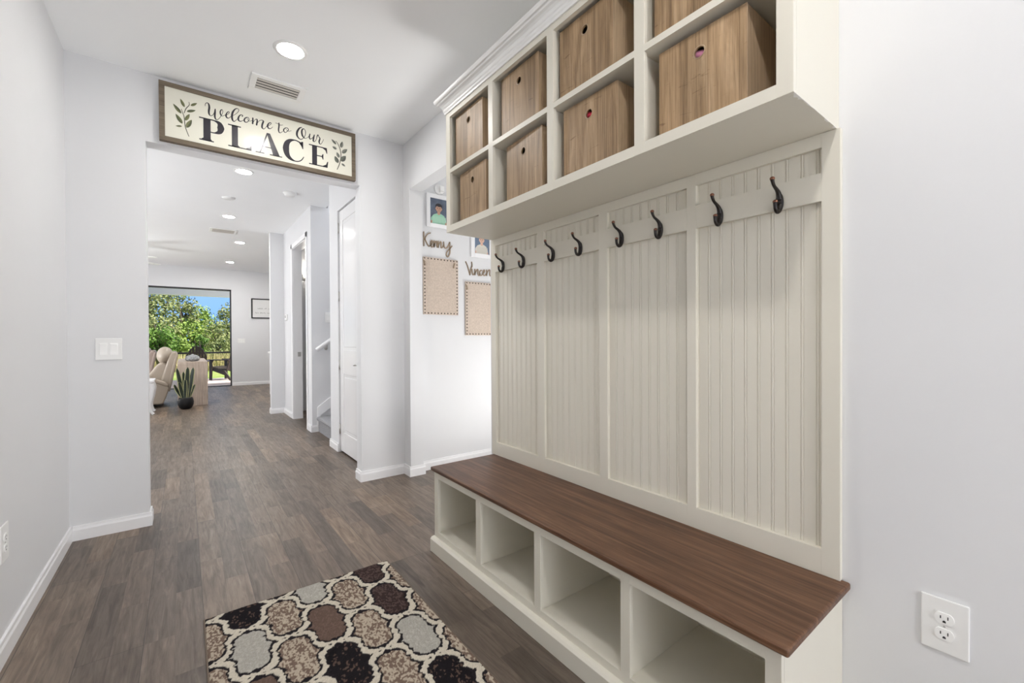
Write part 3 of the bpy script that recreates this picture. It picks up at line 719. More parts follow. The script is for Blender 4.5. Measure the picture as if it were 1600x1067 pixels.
fan = empty('ceiling_fan', 'white ceiling fan with blade tips showing past the opening edge', 'ceiling fan', (-1.0, 10.1, 2.35))
stand_part(MB().tube([(-1.0, 10.1, ZG), (-1.0, 10.1, 2.62)], .014, 12, 1).lathe([(0, 0), (.06, 0), (.055, -.03), (.02, -.06), (0, -.06)], (-1.0, 10.1, ZG), 24), 'down_rod', MPL2, fan)
stand_part(MB().lathe([(0, 2.64), (.06, 2.64), (.11, 2.61), (.115, 2.55), (.08, 2.52), (0, 2.51)], (-1.0, 10.1, 0), 28), 'motor_housing', MPL2, fan)
stand_part(MB().lathe([(0, 2.51), (.09, 2.51), (.085, 2.46), (.05, 2.435), (0, 2.43)], (-1.0, 10.1, 0), 28), 'light_bowl', MPL2, fan)
for i in range(5):
    a = R(-38 + 72 * i)
    k = MB()
    dx, dy = math.cos(a), math.sin(a)
    pr = []
    for r_, hw in ((.10, .03), (.2, .055), (.45, .068), (.70, .066), (.765, .05), (.78, .02)):
        pr.append((r_, hw))
    pts = [(r_, hw) for r_, hw in pr] + [(r_, -hw) for r_, hw in reversed(pr)]
    k.prism([(-1.0 + dx * p - dy * q, 10.1 + dy * p + dx * q) for p, q in pts], 'z', 2.572, 2.580)
    stand_part(k, 'blade', MPL2, fan)

# ================================================================== BUILT-IN BENCH AND CUBBIES
def cream(mb, name, parent): return stand_part(mb, name, MCR, parent)
BY = [(.443, .828), (.864, 1.244), (1.282, 1.664), (1.704, 2.080)]
bench = empty('storage_bench', 'cream painted low bench base with four open shoe cubbies along the right wall', 'storage bench', (1.28, 1.26, 0))
k = MB()
for y in (.407, 2.104): k.box(1.0936, 1.496, y, y + .018, .0, .432)
for a, b in zip(BY, BY[1:]): m = (a[1] + b[0]) / 2; k.box(1.0936, 1.488, m - .0095, m + .0095, .098, .425)
k.box(1.0936, 1.488, .425, 2.104, .084, .098); k.box(1.488, 1.496, .425, 2.104, .05, .432); k.box(1.0936, 1.488, .425, 2.104, .416, .432)
cream(k, 'carcass', bench)
k = MB()
ys = [.407] + [q for p in BY for q in p] + [2.122]
for a, b in zip(ys[0::2], ys[1::2]): k.box(1.078, 1.0935, a, b, .076, .432, .0012)
for a, b in BY: k.box(1.0783, 1.0935, a - .0005, b + .0005, .076, .106); k.box(1.0783, 1.0935, a - .0005, b + .0005, .395, .432)
cream(k, 'face_frame', bench)
k = MB()
k.prism([(1.0785, 0), (1.054, 0), (1.054, .066), (1.062, .075), (1.0785, .078)], 'y', .385, 2.127, .001)
k.prism([(.407, 0), (.385, 0), (.385, .066), (.392, .075), (.407, .078)], 'x', 1.054, 1.496, .001)
k.box(1.0785, 1.47, 2.122, 2.127, 0, .075)
cream(k, 'plinth', bench)

top = MB().box(1.062, 1.4962, .387, 2.137, .4322, .4532, .006, 3).build('bench_top', MBENCH, None, (1.28, 1.26, .4322))
tag(top, 'dark walnut stained wooden seat board lying on the cream cubby bench', 'bench top')

pn = empty('coat_hook_panel', 'cream beadboard wall panel with a rail of dark hooks between bench and cubbies', 'wall panel', (1.49, 1.28, .4535))
PF = 1.478
# beadboard: v-grooves and a bead every 41 mm
prof = []
y = .430
while y < 2.125:
    prof += [(1.4925, y), (1.4925, y + .0300), (1.4946, y + .0307), (1.4946, y + .0317), (1.4927, y + .0325), (1.4918, y + .0352), (1.4927, y + .0379), (1.4946, y + .0387), (1.4946, y + .0397), (1.4925, y + .0405)]
    y += .0415
prof = [p for p in prof if p[1] < 2.13] + [(1.4925, 2.13), (1.4968, 2.13), (1.4968, .43)]
k = MB(); k.prism(prof, 'z', .49, 1.725)
cream(k, 'beadboard', pn)
STY = [(2.100, 2.147), (1.668, 1.722), (1.250, 1.299), (.839, .876), (.407, .453)]
for a, b in STY:
    cream(MB().box(PF, 1.4965, a, b, .4536, 1.7405, .0012), 'stile', pn)
for z0, z1, nm in ((1.700, 1.7405, 'top_rail'), (.4536, .529, 'bottom_rail'), (1.5447, 1.6268, 'hook_rail')):
    k = MB()
    for (a, b), (c_, d_) in zip(STY[1:], STY): k.box(PF + .0003, 1.4965, b - .0005, c_ + .0005, z0 + (.0003 if z0 < 1 else 0), z1)
    if nm == 'hook_rail':
        for a, b in STY[:4]: pass
    cream(k, nm, pn)
def hook_mesh():
    k = MB()
    k.ball((-.0035, 0, -.006), (.0065, .0115, .030), 18, 12)
    k.tube([(-.004, 0, .002), (-.011, 0, .020), (-.026, 0, .030), (-.043, 0, .037), (-.053, 0, .047), (-.056, 0, .055)], [.0085, .0072, .0055, .0046, .0050, .0062], 12, 4)
    k.tube([(-.004, 0, -.012), (-.009, 0, -.030), (-.020, 0, -.037), (-.032, 0, -.031), (-.036, 0, -.018), (-.035, 0, -.010)], [.0095, .0085, .0068, .0056, .0056, .0064], 12, 4)
    k.mi = 1
    k.ball((-.0562, 0, .0568), (.0068, .0074, .0064), 14, 10)
    k.ball((-.0352, 0, -.009), (.0070, .0074, .0064), 14, 10)
    return k
hk = hook_mesh().build('coat_hook', [MBRONZE, MCOPPER], pn)
for i, yy in enumerate([2.018, 1.830, 1.594, 1.407, 1.170, .983, .749, .562]):
    o = hk if i == 0 else coll(hk.copy())
    o.parent = pn
    o.location = (PF - 1.49, yy - 1.28, 1.573 - .4535)
    o['label'] = 'dark bronze double coat hook with copper coloured tips'

# upper cubbies
UX, UZ0, UZ1 = 1.1725, 1.741, 2.40
UY0, UY1 = .416, 2.140
UC = [(.455, .839), (.878, 1.263), (1.301, 1.685), (1.722, 2.098)]
up = empty('cubby_cabinet', 'cream wall mounted cabinet of eight open cubbies with crown moulding above the hooks', 'cabinet', (1.33, 1.28, UZ0))
k = MB()
k.box(UX + .0176, 1.4968, UY0, UY0 + .018, UZ0, UZ1); k.box(UX + .0176, 1.4968, UY1 - .018, UY1, UZ0, UZ1)
for a, b in zip(UC, UC[1:]): m = (a[1] + b[0]) / 2; k.box(UX + .0176, 1.487, m - .0095, m + .0095, UZ0 + .01, UZ1 - .005)
k.box(UX + .0176, 1.4968, UY0 + .017, UY1 - .017, UZ0 + .0005, UZ0 + .019); k.box(UX + .0176, 1.487, UY0 + .017, UY1 - .017, 2.0625, 2.0805)
k.box(1.487, 1.4968, UY0 + .017, UY1 - .017, UZ0 + .01, UZ1); k.box(UX + .0176, 1.4968, UY0, UY1, UZ1 - .012, 2.474)
cream(k, 'carcass', up)
k = MB()
ys = [UY0] + [q for p in UC for q in p] + [UY1]
for a, b in zip(ys[0::2], ys[1::2]): k.box(UX, UX + .0175, a, b, UZ0, UZ1, .0012)
for a, b in ((UZ0, 1.775), (2.062, 2.084), (2.370, 2.405)):
    for c_, d_ in UC: k.box(UX + .0003, UX + .0175, c_ - .0005, d_ + .0005, a, b)
cream(k, 'face_frame', up)
cp = [(0, 2.396), (.006, 2.396), (.007, 2.405), (.011, 2.411), (.0115, 2.421), (.015, 2.425), (.019, 2.436), (.027, 2.444), (.036, 2.448), (.039, 2.455), (.046, 2.457), (.049, 2.464), (.050, 2.476), (0, 2.476)]
t = bmesh.new(); rows = []
for o_, z in cp:
    rows.append([t.verts.new(p) for p in ((1.4968, UY1 + o_, z), (UX - o_, UY1 + o_, z), (UX - o_, UY0 - o_, z), (1.4968, UY0 - o_, z))])
n = len(rows)
for i in range(n):
    a, b = rows[i], rows[(i + 1) % n]
    for j in range(3): t.faces.new((a[j], a[j + 1], b[j + 1], b[j]))
t.faces.new([r_[0] for r_ in rows]); t.faces.new([r_[3] for r_ in rows])
bmesh.ops.recalc_face_normals(t, faces=t.faces[:])
k = MB(); k._take(t)
cr = stand_part(k, 'crown_moulding', MCW, up); cr['label'] = 'white stepped crown moulding'
# chipped paint along the lower near edge
MCHIP = mat('bare_white_primer', (.86, .85, .82), .7)
def chip(pts):
    o = stand_part(MB().prism(pts, 'z', UZ0 - .0003, UZ0 + .0002), 'chipped_paint', MCHIP, up); o['label'] = 'white chip in the cream paint'
rnd = random.Random(3)
for x0, x1, wd in ((1.178, 1.232, .013), (1.385, 1.42, .006), (1.455, 1.475, .009), (1.225, 1.30, .003)):
    pts = [(x0, UY0 + .0002)]
    m = 9
    pts2 = [(x0 + (x1 - x0) * i / m, UY0 + .0005 + wd * (.35 + .65 * rnd.random()) * math.sin(PI * (i + .3) / (m + .6))) for i in range(m + 1)]
    chip(pts2 + [(x1, UY0 + .0002), (x0, UY0 + .0002)])
for y0, y1, wd in ((1.33, 1.36, .004), (1.27, 1.29, .004), (1.375, 1.40, .003)):
    m = 6
    chip([(UX + .0003 + wd * rnd.random(), y0 + (y1 - y0) * i / m) for i in range(m + 1)] + [(UX + .0003, y1), (UX + .0003, y0)])

# storage boxes with finger holes
def storage_box():
    W_, D_, H_ = .266, .265, .282        # y, x, z
    r = empty('storage_box', '', 'storage box', (0, 0, 0), 0, 'wood print storage boxes in the cubbies')
    # front panel with a round hole
    t = bmesh.new()
    N = 32; hr, hz = .0155, H_ - .062
    ring = [(hr * math.cos(2 * PI * i / N), hz + hr * math.sin(2 * PI * i / N)) for i in range(N)]
    # outer square sampled to match the ring
    outer = []
    for i in range(N):
        a = 2 * PI * i / N
        dx, dz = math.cos(a), math.sin(a)
        s1 = (W_ / 2) / abs(dx) if abs(dx) > 1e-6 else 1e9
        s2 = ((H_ - hz) if dz > 0 else hz) / abs(dz) if abs(dz) > 1e-6 else 1e9
        s_ = min(s1, s2)
        outer.append((dx * s_, hz + dz * s_))
    # add the four corners exactly
    V = {}
    for xx in (0, .006):
        V[xx] = ([t.verts.new((xx, a, b)) for a, b in outer], [t.verts.new((xx, a, b)) for a, b in ring])
    cor = [(W_ / 2, H_), (-W_ / 2, H_), (-W_ / 2, 0), (W_ / 2, 0)]
    for xx in (0, .006):
        o, q = V[xx]
        for i in range(N):
            j = (i + 1) % N
            t.faces.new((o[i], o[j], q[j], q[i]))
            p0, p1 = outer[i], outer[j]
            on = lambda p: (abs(abs(p[0]) - W_ / 2) < 1e-6, abs(p[1] - H_) < 1e-6 or abs(p[1]) < 1e-6)
            if on(p0) != on(p1) and not (all(on(p0)) or all(on(p1))):
                cx = math.copysign(W_ / 2, p0[0] if abs(p0[0]) > abs(p1[0]) else p1[0]); cz = H_ if (p0[1] + p1[1]) / 2 > hz else 0
                t.faces.new((o[i], t.verts.new((xx, cx, cz)), o[j]))
    for i in range(N):
        j = (i + 1) % N
        t.faces.new((V[0][1][i], V[0][1][j], V[.006][1][j], V[.006][1][i]))
    bmesh.ops.recalc_face_normals(t, faces=t.faces[:])
    k = MB(); k._take(t)
    k.build('front_panel', MBOX, r)
    k = MB()
    k.box(.006, D_, -W_ / 2, -W_ / 2 + .005, .001, H_, .001); k.box(.006, D_, W_ / 2 - .005, W_ / 2, .001, H_, .001)
    k.box(D_ - .005, D_, -W_ / 2, W_ / 2, .001, H_); k.box(.006, D_, -W_ / 2, W_ / 2, .001, .006); k.box(.006, D_, -W_ / 2, W_ / 2, H_ - .005, H_ - .0005)
    k.box(.0005, .0065, -W_ / 2 - .0012, -W_ / 2 + .0005, .001, H_ - .001)
    k.build('body', MBOXSIDE, r)
    k = MB()
    k.lathe([(.0152, -.0012), (.0185, -.0012), (.0195, .0003), (.0152, .0003)], (0, 0, hz), 32, 'x')
    g = k.build('finger_hole_rim', MRIM, r)
    return r
MRIM = mat('tan_grommet', (.36, .255, .16), .35)
proto = storage_box()
BX = [ # y centre, base z, x front, turn, label
    (.6695, 1.7605, 1.200, 0, 'wood print box in the nearest lower cubby, pink showing in its hole'),
    (.686, 2.0815, 1.200, 0, 'wood print box in the nearest upper cubby, cut off by the photo top'),
    (1.099, 1.7605, 1.200, 0, 'wood print box with red showing in its hole, second lower cubby from the near end'),
    (1.119, 2.0815, 1.200, 0, 'wood print box in the second upper cubby from the near end'),
    (1.492, 1.7605, 1.204, -3.0, 'slightly turned wood print box in the third lower cubby from the near end'),
    (1.516, 2.0815, 1.200, 0, 'wood print box in the third upper cubby from the near end'),
    (1.916, 1.7605, 1.204, -2.0, 'wood print box in the farthest lower cubby, beside the framed child photo'),
    (1.946, 2.0815, 1.200, 0, 'wood print box in the farthest upper cubby, under the crown moulding end')]
for i, (yc, zb, xf, rz, lab) in enumerate(BX):
    o = proto if i == 0 else copy_tree(proto)
    o.location = (xf, yc, zb); o.rotation_euler = (0, 0, R(rz)); o['label'] = lab
MPINK = mat('pink_cloth', (.62, .25, .38), .9); MRED = mat('red_cloth', (.5, .03, .06), .9)
for yc, m, lab in ((.6695, MPINK, 'folded pink cloth inside the nearest lower box behind its hole'), (1.099, MRED, 'folded red cloth inside the second lower box behind its hole')):
    k = MB(); k.box(1.222, 1.44, yc - .11, yc + .11, 1.768, 1.972, .02, 3)
    for q in range(3): k.tube([(1.219, yc - .09, 1.82 + q * .055), (1.215, yc, 1.825 + q * .055), (1.219, yc + .09, 1.815 + q * .055)], .012, 10, 3)
    k.tube([(1.221, yc - .03, 1.968), (1.2195, yc, 1.980), (1.221, yc + .03, 1.992)], .0125, 12, 3); k.box(1.225, 1.30, yc - .06, yc + .06, 1.96, 1.985, .008)
    tag(k.build('folded_cloth', m, None, (1.33, yc, 1.768)), lab, 'cloth')

# ================================================================== RUG
def make_rug():
    x0, x1, y0, y1 = .056, .821, .62, 2.155
    h = .003
    nx, ny = int((x1 - x0) / h), int((y1 - y0) / h)
    X, Y = np.meshgrid(np.linspace(x0, x1, nx + 1), np.linspace(y0, y1, ny + 1))
    rng = np.random.default_rng(5)
    def vnoise(sx, sy, seed):
        g = np.random.default_rng(seed).random((int(2 / sy) + 3, int(2 / sx) + 3))
        fx, fy = (X - x0) / sx, (Y - y0) / sy
        ix, iy = fx.astype(int), fy.astype(int); tx, ty = fx - ix, fy - iy
        tx = tx * tx * (3 - 2 * tx); ty = ty * ty * (3 - 2 * ty)
        return (g[iy, ix] * (1 - tx) * (1 - ty) + g[iy, ix + 1] * tx * (1 - ty) + g[iy + 1, ix] * (1 - tx) * ty + g[iy + 1, ix + 1] * tx * ty)
    a, b = .2620, .2890
    cx, cy = .187, 1.833
    jx = (vnoise(.012, .012, 1) - .5) * .010; jy = (vnoise(.012, .012, 2) - .5) * .010
    U = (X + jx - cx) / (a / 2); V = (Y + jy - cy) / (b / 2)
    # fold into a quarter: corner (0,0) is one family of tiles, corner (1,1) the other
    iu, iv = np.floor(U), np.floor(V)
    fu, fv = U - iu, V - iv
    odd = ((iu + iv) % 2) != 0
    fu2 = np.where(iu % 2 != 0, 1 - fu, fu); fv2 = np.where(iv % 2 != 0, 1 - fv, fv)
    p = fu2 + fv2 - 1
    t = fv2 - fu2
    s = np.abs(t)
    tri = np.sign(t) * np.interp(s, [0, .06, .14, .40, .52, .74, .80, 1.0], [0, .0, .17, .25, .24, .17, .03, 0])
    q = (p - tri) * .0975
    knot = np.hypot((1 - s) * .0975 * 1.4, p * .0975 * 1.4)
    famA = q < 0
    # tile index
    ta = np.where(famA, np.round(U / 2) * 2, np.round((U - 1) / 2) * 2 + 1).astype(int)
    tb = np.where(famA, np.round(V / 2) * 2, np.round((V - 1) / 2) * 2 + 1).astype(int)
    colr = np.zeros(X.shape + (3,))
    CRM = np.array([.58, .53, .44]); BLK = np.array([.012, .010, .012]); DBR = np.array([.040, .026, .024]); BRN = np.array([.125, .083, .066]); GRY = np.array([.385, .368, .328]); TAN = np.array([.45, .38, .30]); TBR = np.array([.175, .124, .096])
    mott = vnoise(.008, .014, 3) * .4 + vnoise(.0045, .008, 4) * .6
    mott2 = vnoise(.02, .03, 6)
    spk = rng.random(X.shape)
    tile = np.where((mott > .5)[..., None], TAN, TBR)                      # the mottled family
    dark = {(0, 0): 'g', (2, 0): 'b', (4, 0): 'd', (0, 2): 'k', (2, 2): 'g', (4, 2): 'd', (0, -2): 'b', (2, -2): 'k', (4, -2): 'g', (0, -4): 'g', (2, -4): 'b', (4, -4): 'k', (0, -6): 'k', (2, -6): 'd', (4, -6): 'b', (0, -8): 'b', (2, -8): 'g', (4, -8): 'd'}
    for (i, j), kd in dark.items():
        msk = famA & (ta == i) & (tb == j)
        if kd == 'g': c_ = np.where((mott > .62)[..., None], GRY * 1.15, GRY)
        elif kd == 'b': c_ = np.where((mott > .6)[..., None], BRN * 1.2, BRN)
        elif kd == 'd': c_ = np.where((mott > .55)[..., None], DBR * 2.2, DBR)
        else: c_ = np.where(((mott > .62) & (mott2 > .45))[..., None], BRN * .8, BLK)
        tile = np.where(msk[..., None], c_, tile)
    aq = np.abs(q)
    colr[:] = tile
    out = (aq < .0225) & (aq >= .0120)
    colr[out] = BLK * 1.5
    crm = aq < .0120
    colr[crm] = CRM
    kn = (knot < .040) & (((p * t < 0) & (aq > .003)) | (aq > .011))
    colr[kn] = BLK * 1.4
    colr *= (.86 + .28 * spk)[..., None]
    z = .0095 + (rng.random(X.shape) - .5) * .0016 - np.where(out, .0015, 0) + np.where(famA, .0006, 0)
    z[:, 0] = z[:, -1] = z[0, :] = z[-1, :] = .004
    co = np.stack([X, Y, z], -1).reshape(-1, 3)
    idx = np.arange((nx + 1) * (ny + 1)).reshape(ny + 1, nx + 1)
    F = np.stack([idx[:-1, :-1], idx[:-1, 1:], idx[1:, 1:], idx[1:, :-1]], -1).reshape(-1, 4)
    me = bpy.data.meshes.new('pile')
    me.vertices.add(len(co)); me.vertices.foreach_set('co', co.ravel().astype(np.float32))
    me.loops.add(F.size); me.loops.foreach_set('vertex_index', F.ravel().astype(np.int32))
    me.polygons.add(len(F)); me.polygons.foreach_set('loop_start', (np.arange(len(F)) * 4).astype(np.int32))
    me.update(calc_edges=True)
    at = me.attributes.new('yarn', 'FLOAT_COLOR', 'POINT')
    at.data.foreach_set('color', np.concatenate([colr.reshape(-1, 3), np.ones((len(co), 1))], 1).ravel().astype(np.float32))
    m = mat('rug_yarn', (.4, .35, .3), .95, .1)
    t_ = NT(m); an = t_.n('ShaderNodeAttribute', attribute_name='yarn'); t_.l(an.outputs['Color'], t_.b.inputs['Base Color'])
    me.materials.append(m)
    r = empty('area_rug', 'patterned shag rug with cream lattice and brown, black and grey tiles on the floor', 'rug', ((x0 + x1) / 2, (y0 + y1) / 2, 0))
    o = coll(bpy.data.objects.new('pile', me)); me.transform(Matrix.Translation(-r.location)); o.parent = r
    k = MB()
    for a4 in ((x0 - .004, x0 + .002, y0, y1), (x1 - .002, x1 + .004, y0, y1), (x0 - .004, x1 + .004, y0 - .004, y0 + .002), (x0 - .004, x1 + .004, y1 - .002, y1 + .004)): k.box(*a4, .0005, .0075, .002)
    bo = stand_part(k, 'bound_edge', mat('taupe_binding', (.17, .13, .10), .9), r); bo['label'] = 'taupe bound edge'
make_rug()

# ================================================================== WELCOME SIGN
sg = empty('welcome_sign', 'long framed cream sign reading Welcome to Our PLACE above the wide opening', 'sign', (.488, 3.47, 2.40))
SX0, SX1, SZ0, SZ1 = -.113, 1.087, 2.397, 2.766
SYF, SYP = 3.452, 3.4585
k = MB(); b = .0285
k.box(SX0, SX1, SYF, 3.4885, SZ1 - b, SZ1, .0015); k.box(SX0, SX1, SYF, 3.4885, SZ0, SZ0 + b, .0015)
k.box(SX0, SX0 + b, SYF, 3.4885, SZ0 + b, SZ1 - b, .0015); k.box(SX1 - b, SX1, SYF, 3.4885, SZ0 + b, SZ1 - b, .0015)
stand_part(k, 'frame', MSIGNFR, sg)
stand_part(MB().box(SX0 + .02, SX1 - .02, SYP, 3.487, SZ0 + .02, SZ1 - .02), 'face_board', MSIGN, sg)
YL = SYP - .0007
def ink(strokes, y=YL, th=.0006, sub=5):
    k = MB()
    for s_ in strokes: k.ribbon(s_, y, th, sub)
    return k
for word, a, b in (('Welcome', 0, 11), ('to', 11, 15), ('Our', 15, None)):
    o = stand_part(ink(SCRIPT[a:b]), 'script_word', MINK, sg); o['label'] = 'brush script word ' + word
zb, zt = 2.452, 2.600
def P(k, pts): return k.prism(pts, 'y', YL, YL + .0006)
def Rc(k, x0, x1, z0, z1): return P(k, [(x0, z0), (x1, z0), (x1, z1), (x0, z1)])
L = {}
k = MB()
Rc(k, .111, .150, zb, zt); Rc(k, .089, .167, zb, zb + .0075); Rc(k, .089, .13, zt - .0075, zt)
k.ribbon([(.140, 2.5965, .007), (.172, 2.5965, .008), (.198, 2.585, .026), (.2055, 2.557, .040), (.198, 2.529, .027), (.172, 2.516, .008), (.145, 2.516, .006)], YL, .0006)
P(k, [(.098, zb + .007), (.111, zb + .018), (.111, zb + .007)]); P(k, [(.158, zb + .007), (.150, zb + .007), (.150, zb + .018)])
L['P'] = k
k = MB()
Rc(k, .267, .302, zb, zt); Rc(k, .246, .320, zt - .0075, zt); Rc(k, .246, .380, zb, zb + .0075)
P(k, [(.345, zb + .007), (.380, zb), (.383, 2.494), (.377, 2.494), (.370, 2.472)])
P(k, [(.300, zb + .007), (.300, zb + .018), (.316, zb + .007)])
L['L'] = k
k = MB()
P(k, [(.474, 2.603), (.494, 2.603), (.557, zb), (.513, zb)]); P(k, [(.474, 2.603), (.482, 2.600), (.436, zb), (.427, zb)])
Rc(k, .405, .458, zb, zb + .007); Rc(k, .492, .570, zb, zb + .007); Rc(k, .446, .515, 2.499, 2.506)
L['A'] = k
k = MB()
k.ribbon([(.703, 2.572, .006), (.693, 2.588, .010), (.672, 2.598, .008), (.650, 2.600, .008), (.622, 2.590, .022), (.602, 2.565, .034), (.595, 2.526, .042), (.602, 2.487, .034), (.622, 2.461, .022), (.652, 2.449, .008), (.678, 2.453, .007), (.698, 2.468, .007), (.712, 2.492, .005)], YL, .0006)
P(k, [(.702, 2.602), (.709, 2.602), (.709, 2.549), (.704, 2.549), (.697, 2.568), (.682, 2.588)])
L['C'] = k
k = MB()
Rc(k, .770, .804, zb, zt); Rc(k, .748, .874, zt - .0075, zt); Rc(k, .748, .878, zb, zb + .0075); Rc(k, .804, .842, 2.5245, 2.5315)
P(k, [(.842, zt - .007), (.874, zt), (.877, 2.558), (.872, 2.558), (.864, 2.580)]); P(k, [(.842, zb + .007), (.878, zb), (.883, 2.498), (.877, 2.498), (.868, 2.474)])
P(k, [(.834, 2.528), (.845, 2.549), (.849, 2.549), (.849, 2.507), (.845, 2.507)])
L['E'] = k
for ch in 'PLACE':
    o = stand_part(L[ch], 'printed_letter', MINK, sg); o['label'] = 'large dark serif letter ' + ch
def sprig(name, leaves, stems, cols, lab):
    ms = [mat('leaf_ink', c_, .3) for c_ in cols] + [MSTEM]
    k = MB(); k.mi = len(cols)
    for s_ in stems: k.ribbon(s_, YL, .0006)
    for i, (bx, bz, tx, tz, w_) in enumerate(leaves):
        k.mi = i % len(cols)
        d = Vector((tx - bx, 0, tz - bz)); ln = d.length; d.normalize(); n_ = Vector((-d.z, 0, d.x))
        for side, mi in ((1, i % len(cols)), (-1, (i + 1) % len(cols))):
            k.mi = mi
            pts = [(bx, bz)]
            for q in range(1, 9):
                t_ = q / 8
                hw = w_ / 2 * math.sin(PI * min(1, t_ ** .8)) ** .8 if t_ < 1 else 0
                p_ = Vector((bx, 0, bz)) + d * ln * t_ + n_ * hw * side
                pts.append((p_.x, p_.z))
            k.prism(pts, 'y', YL - .0001, YL + .0006)
    o = stand_part(k, name, ms, sg); o['label'] = lab
sprig('leaf_sprig', LEAVES_L, STEM_L, [(.115, .125, .055), (.16, .165, .075), (.075, .085, .045)], 'olive green leaf sprig')
sprig('leaf_sprig', LEAVES_R, STEM_R, [(.13, .14, .115), (.085, .09, .075), (.20, .205, .175)], 'grey green leaf sprig')

# ================================================================== NOOK WALL (pin boards, names, portraits)
NY = 3.45
MLINEN = mat('linen', (.60, .50, .42), .9, .1)
t = NT(MLINEN); v = t.coords(); wv = t.n('ShaderNodeTexWave', Scale=160); t.l(v, wv.inputs['Vector']); nn = t.noise(v, 90, 3)
c_ = t.ramp(nn.outputs[0], [(.3, (.52, .43, .36)), (.7, (.64, .545, .46))]); t.l(c_, t.b.inputs['Base Color']); t.bump(wv.outputs['Fac'], .15, .0006)
MNAIL = mat('dark_nailhead', (.05, .04, .035), .35, metal=.7)
nail_me = None
def pin_board(label, x0, z0, w_=.348, h_=.500):
    global nail_me
    r = empty('pin_board', label, 'pin board', (x0 + w_ / 2, NY, z0))
    stand_part(MB().box(x0, x0 + w_, NY - .016, NY - .0005, z0, z0 + h_, .004, 3), 'linen_panel', MLINEN, r)
    pts = []
    for i in range(11):
        x = x0 + .014 + (w_ - .028) * i / 10; pts += [(x, z0 + h_ - .012), (x, z0 + .012)]
    for i in range(1, 16):
        z = z0 + .012 + (h_ - .024) * i / 16; pts += [(x0 + .014, z), (x0 + w_ - .014, z)]
    for x, z in pts:
        if nail_me is None:
            nl = MB().lathe([(.0062, 0), (.0055, -.002), (.003, -.0036), (0, -.004)], (0, 0, 0), 12, 'y').build('nailhead', MNAIL, r)
            nail_me = nl.data
        else:
            nl = coll(bpy.data.objects.new('nailhead', nail_me)); nl.parent = r
        nl.location = (x - r.location.x, NY - .0155 - r.location.y, z - z0)
    for x, a in ((x0 + .010, .35), (x0 + w_ - .045, -.45)):
        k = MB(); dx = .007 * (1 if a > 0 else -1)
        for s_ in (-1, 1):
            k.prism([(x - dx - .004, z0 + h_ - .030), (x - dx + .004, z0 + h_ - .030), (x + dx + .004, z0 + h_ - .075), (x + dx - .003, z0 + h_ - .075)], 'y', NY - .021 + s_ * .003 - .002, NY - .021 + s_ * .003 + .002)
        stand_part(k, 'wooden_clip', MNAME, r)
    return r
pin_board('left beige linen pin board with dark nailhead edge, below the longer left name', 1.652, 1.363)
pin_board('right beige linen pin board with dark nailhead edge, partly behind the bench panel', 2.077, 1.180)
def name_cut(label, strokes):
    k = MB()
    for s_ in strokes: k.ribbon(s_, NY - .0075, .007, 5)
    o = k.build('name_cutout', MNAME, None, (sum(s_[0][0] for s_ in strokes) / len(strokes), NY, min(p[1] for s_ in strokes for p in s_)))
    tag(o, label, 'name sign')
name_cut('wooden script name starting with K, on the wall below the green shirt portrait', KENNY)
name_cut('wooden script name starting with V, cut off by the bench panel', VINCE)

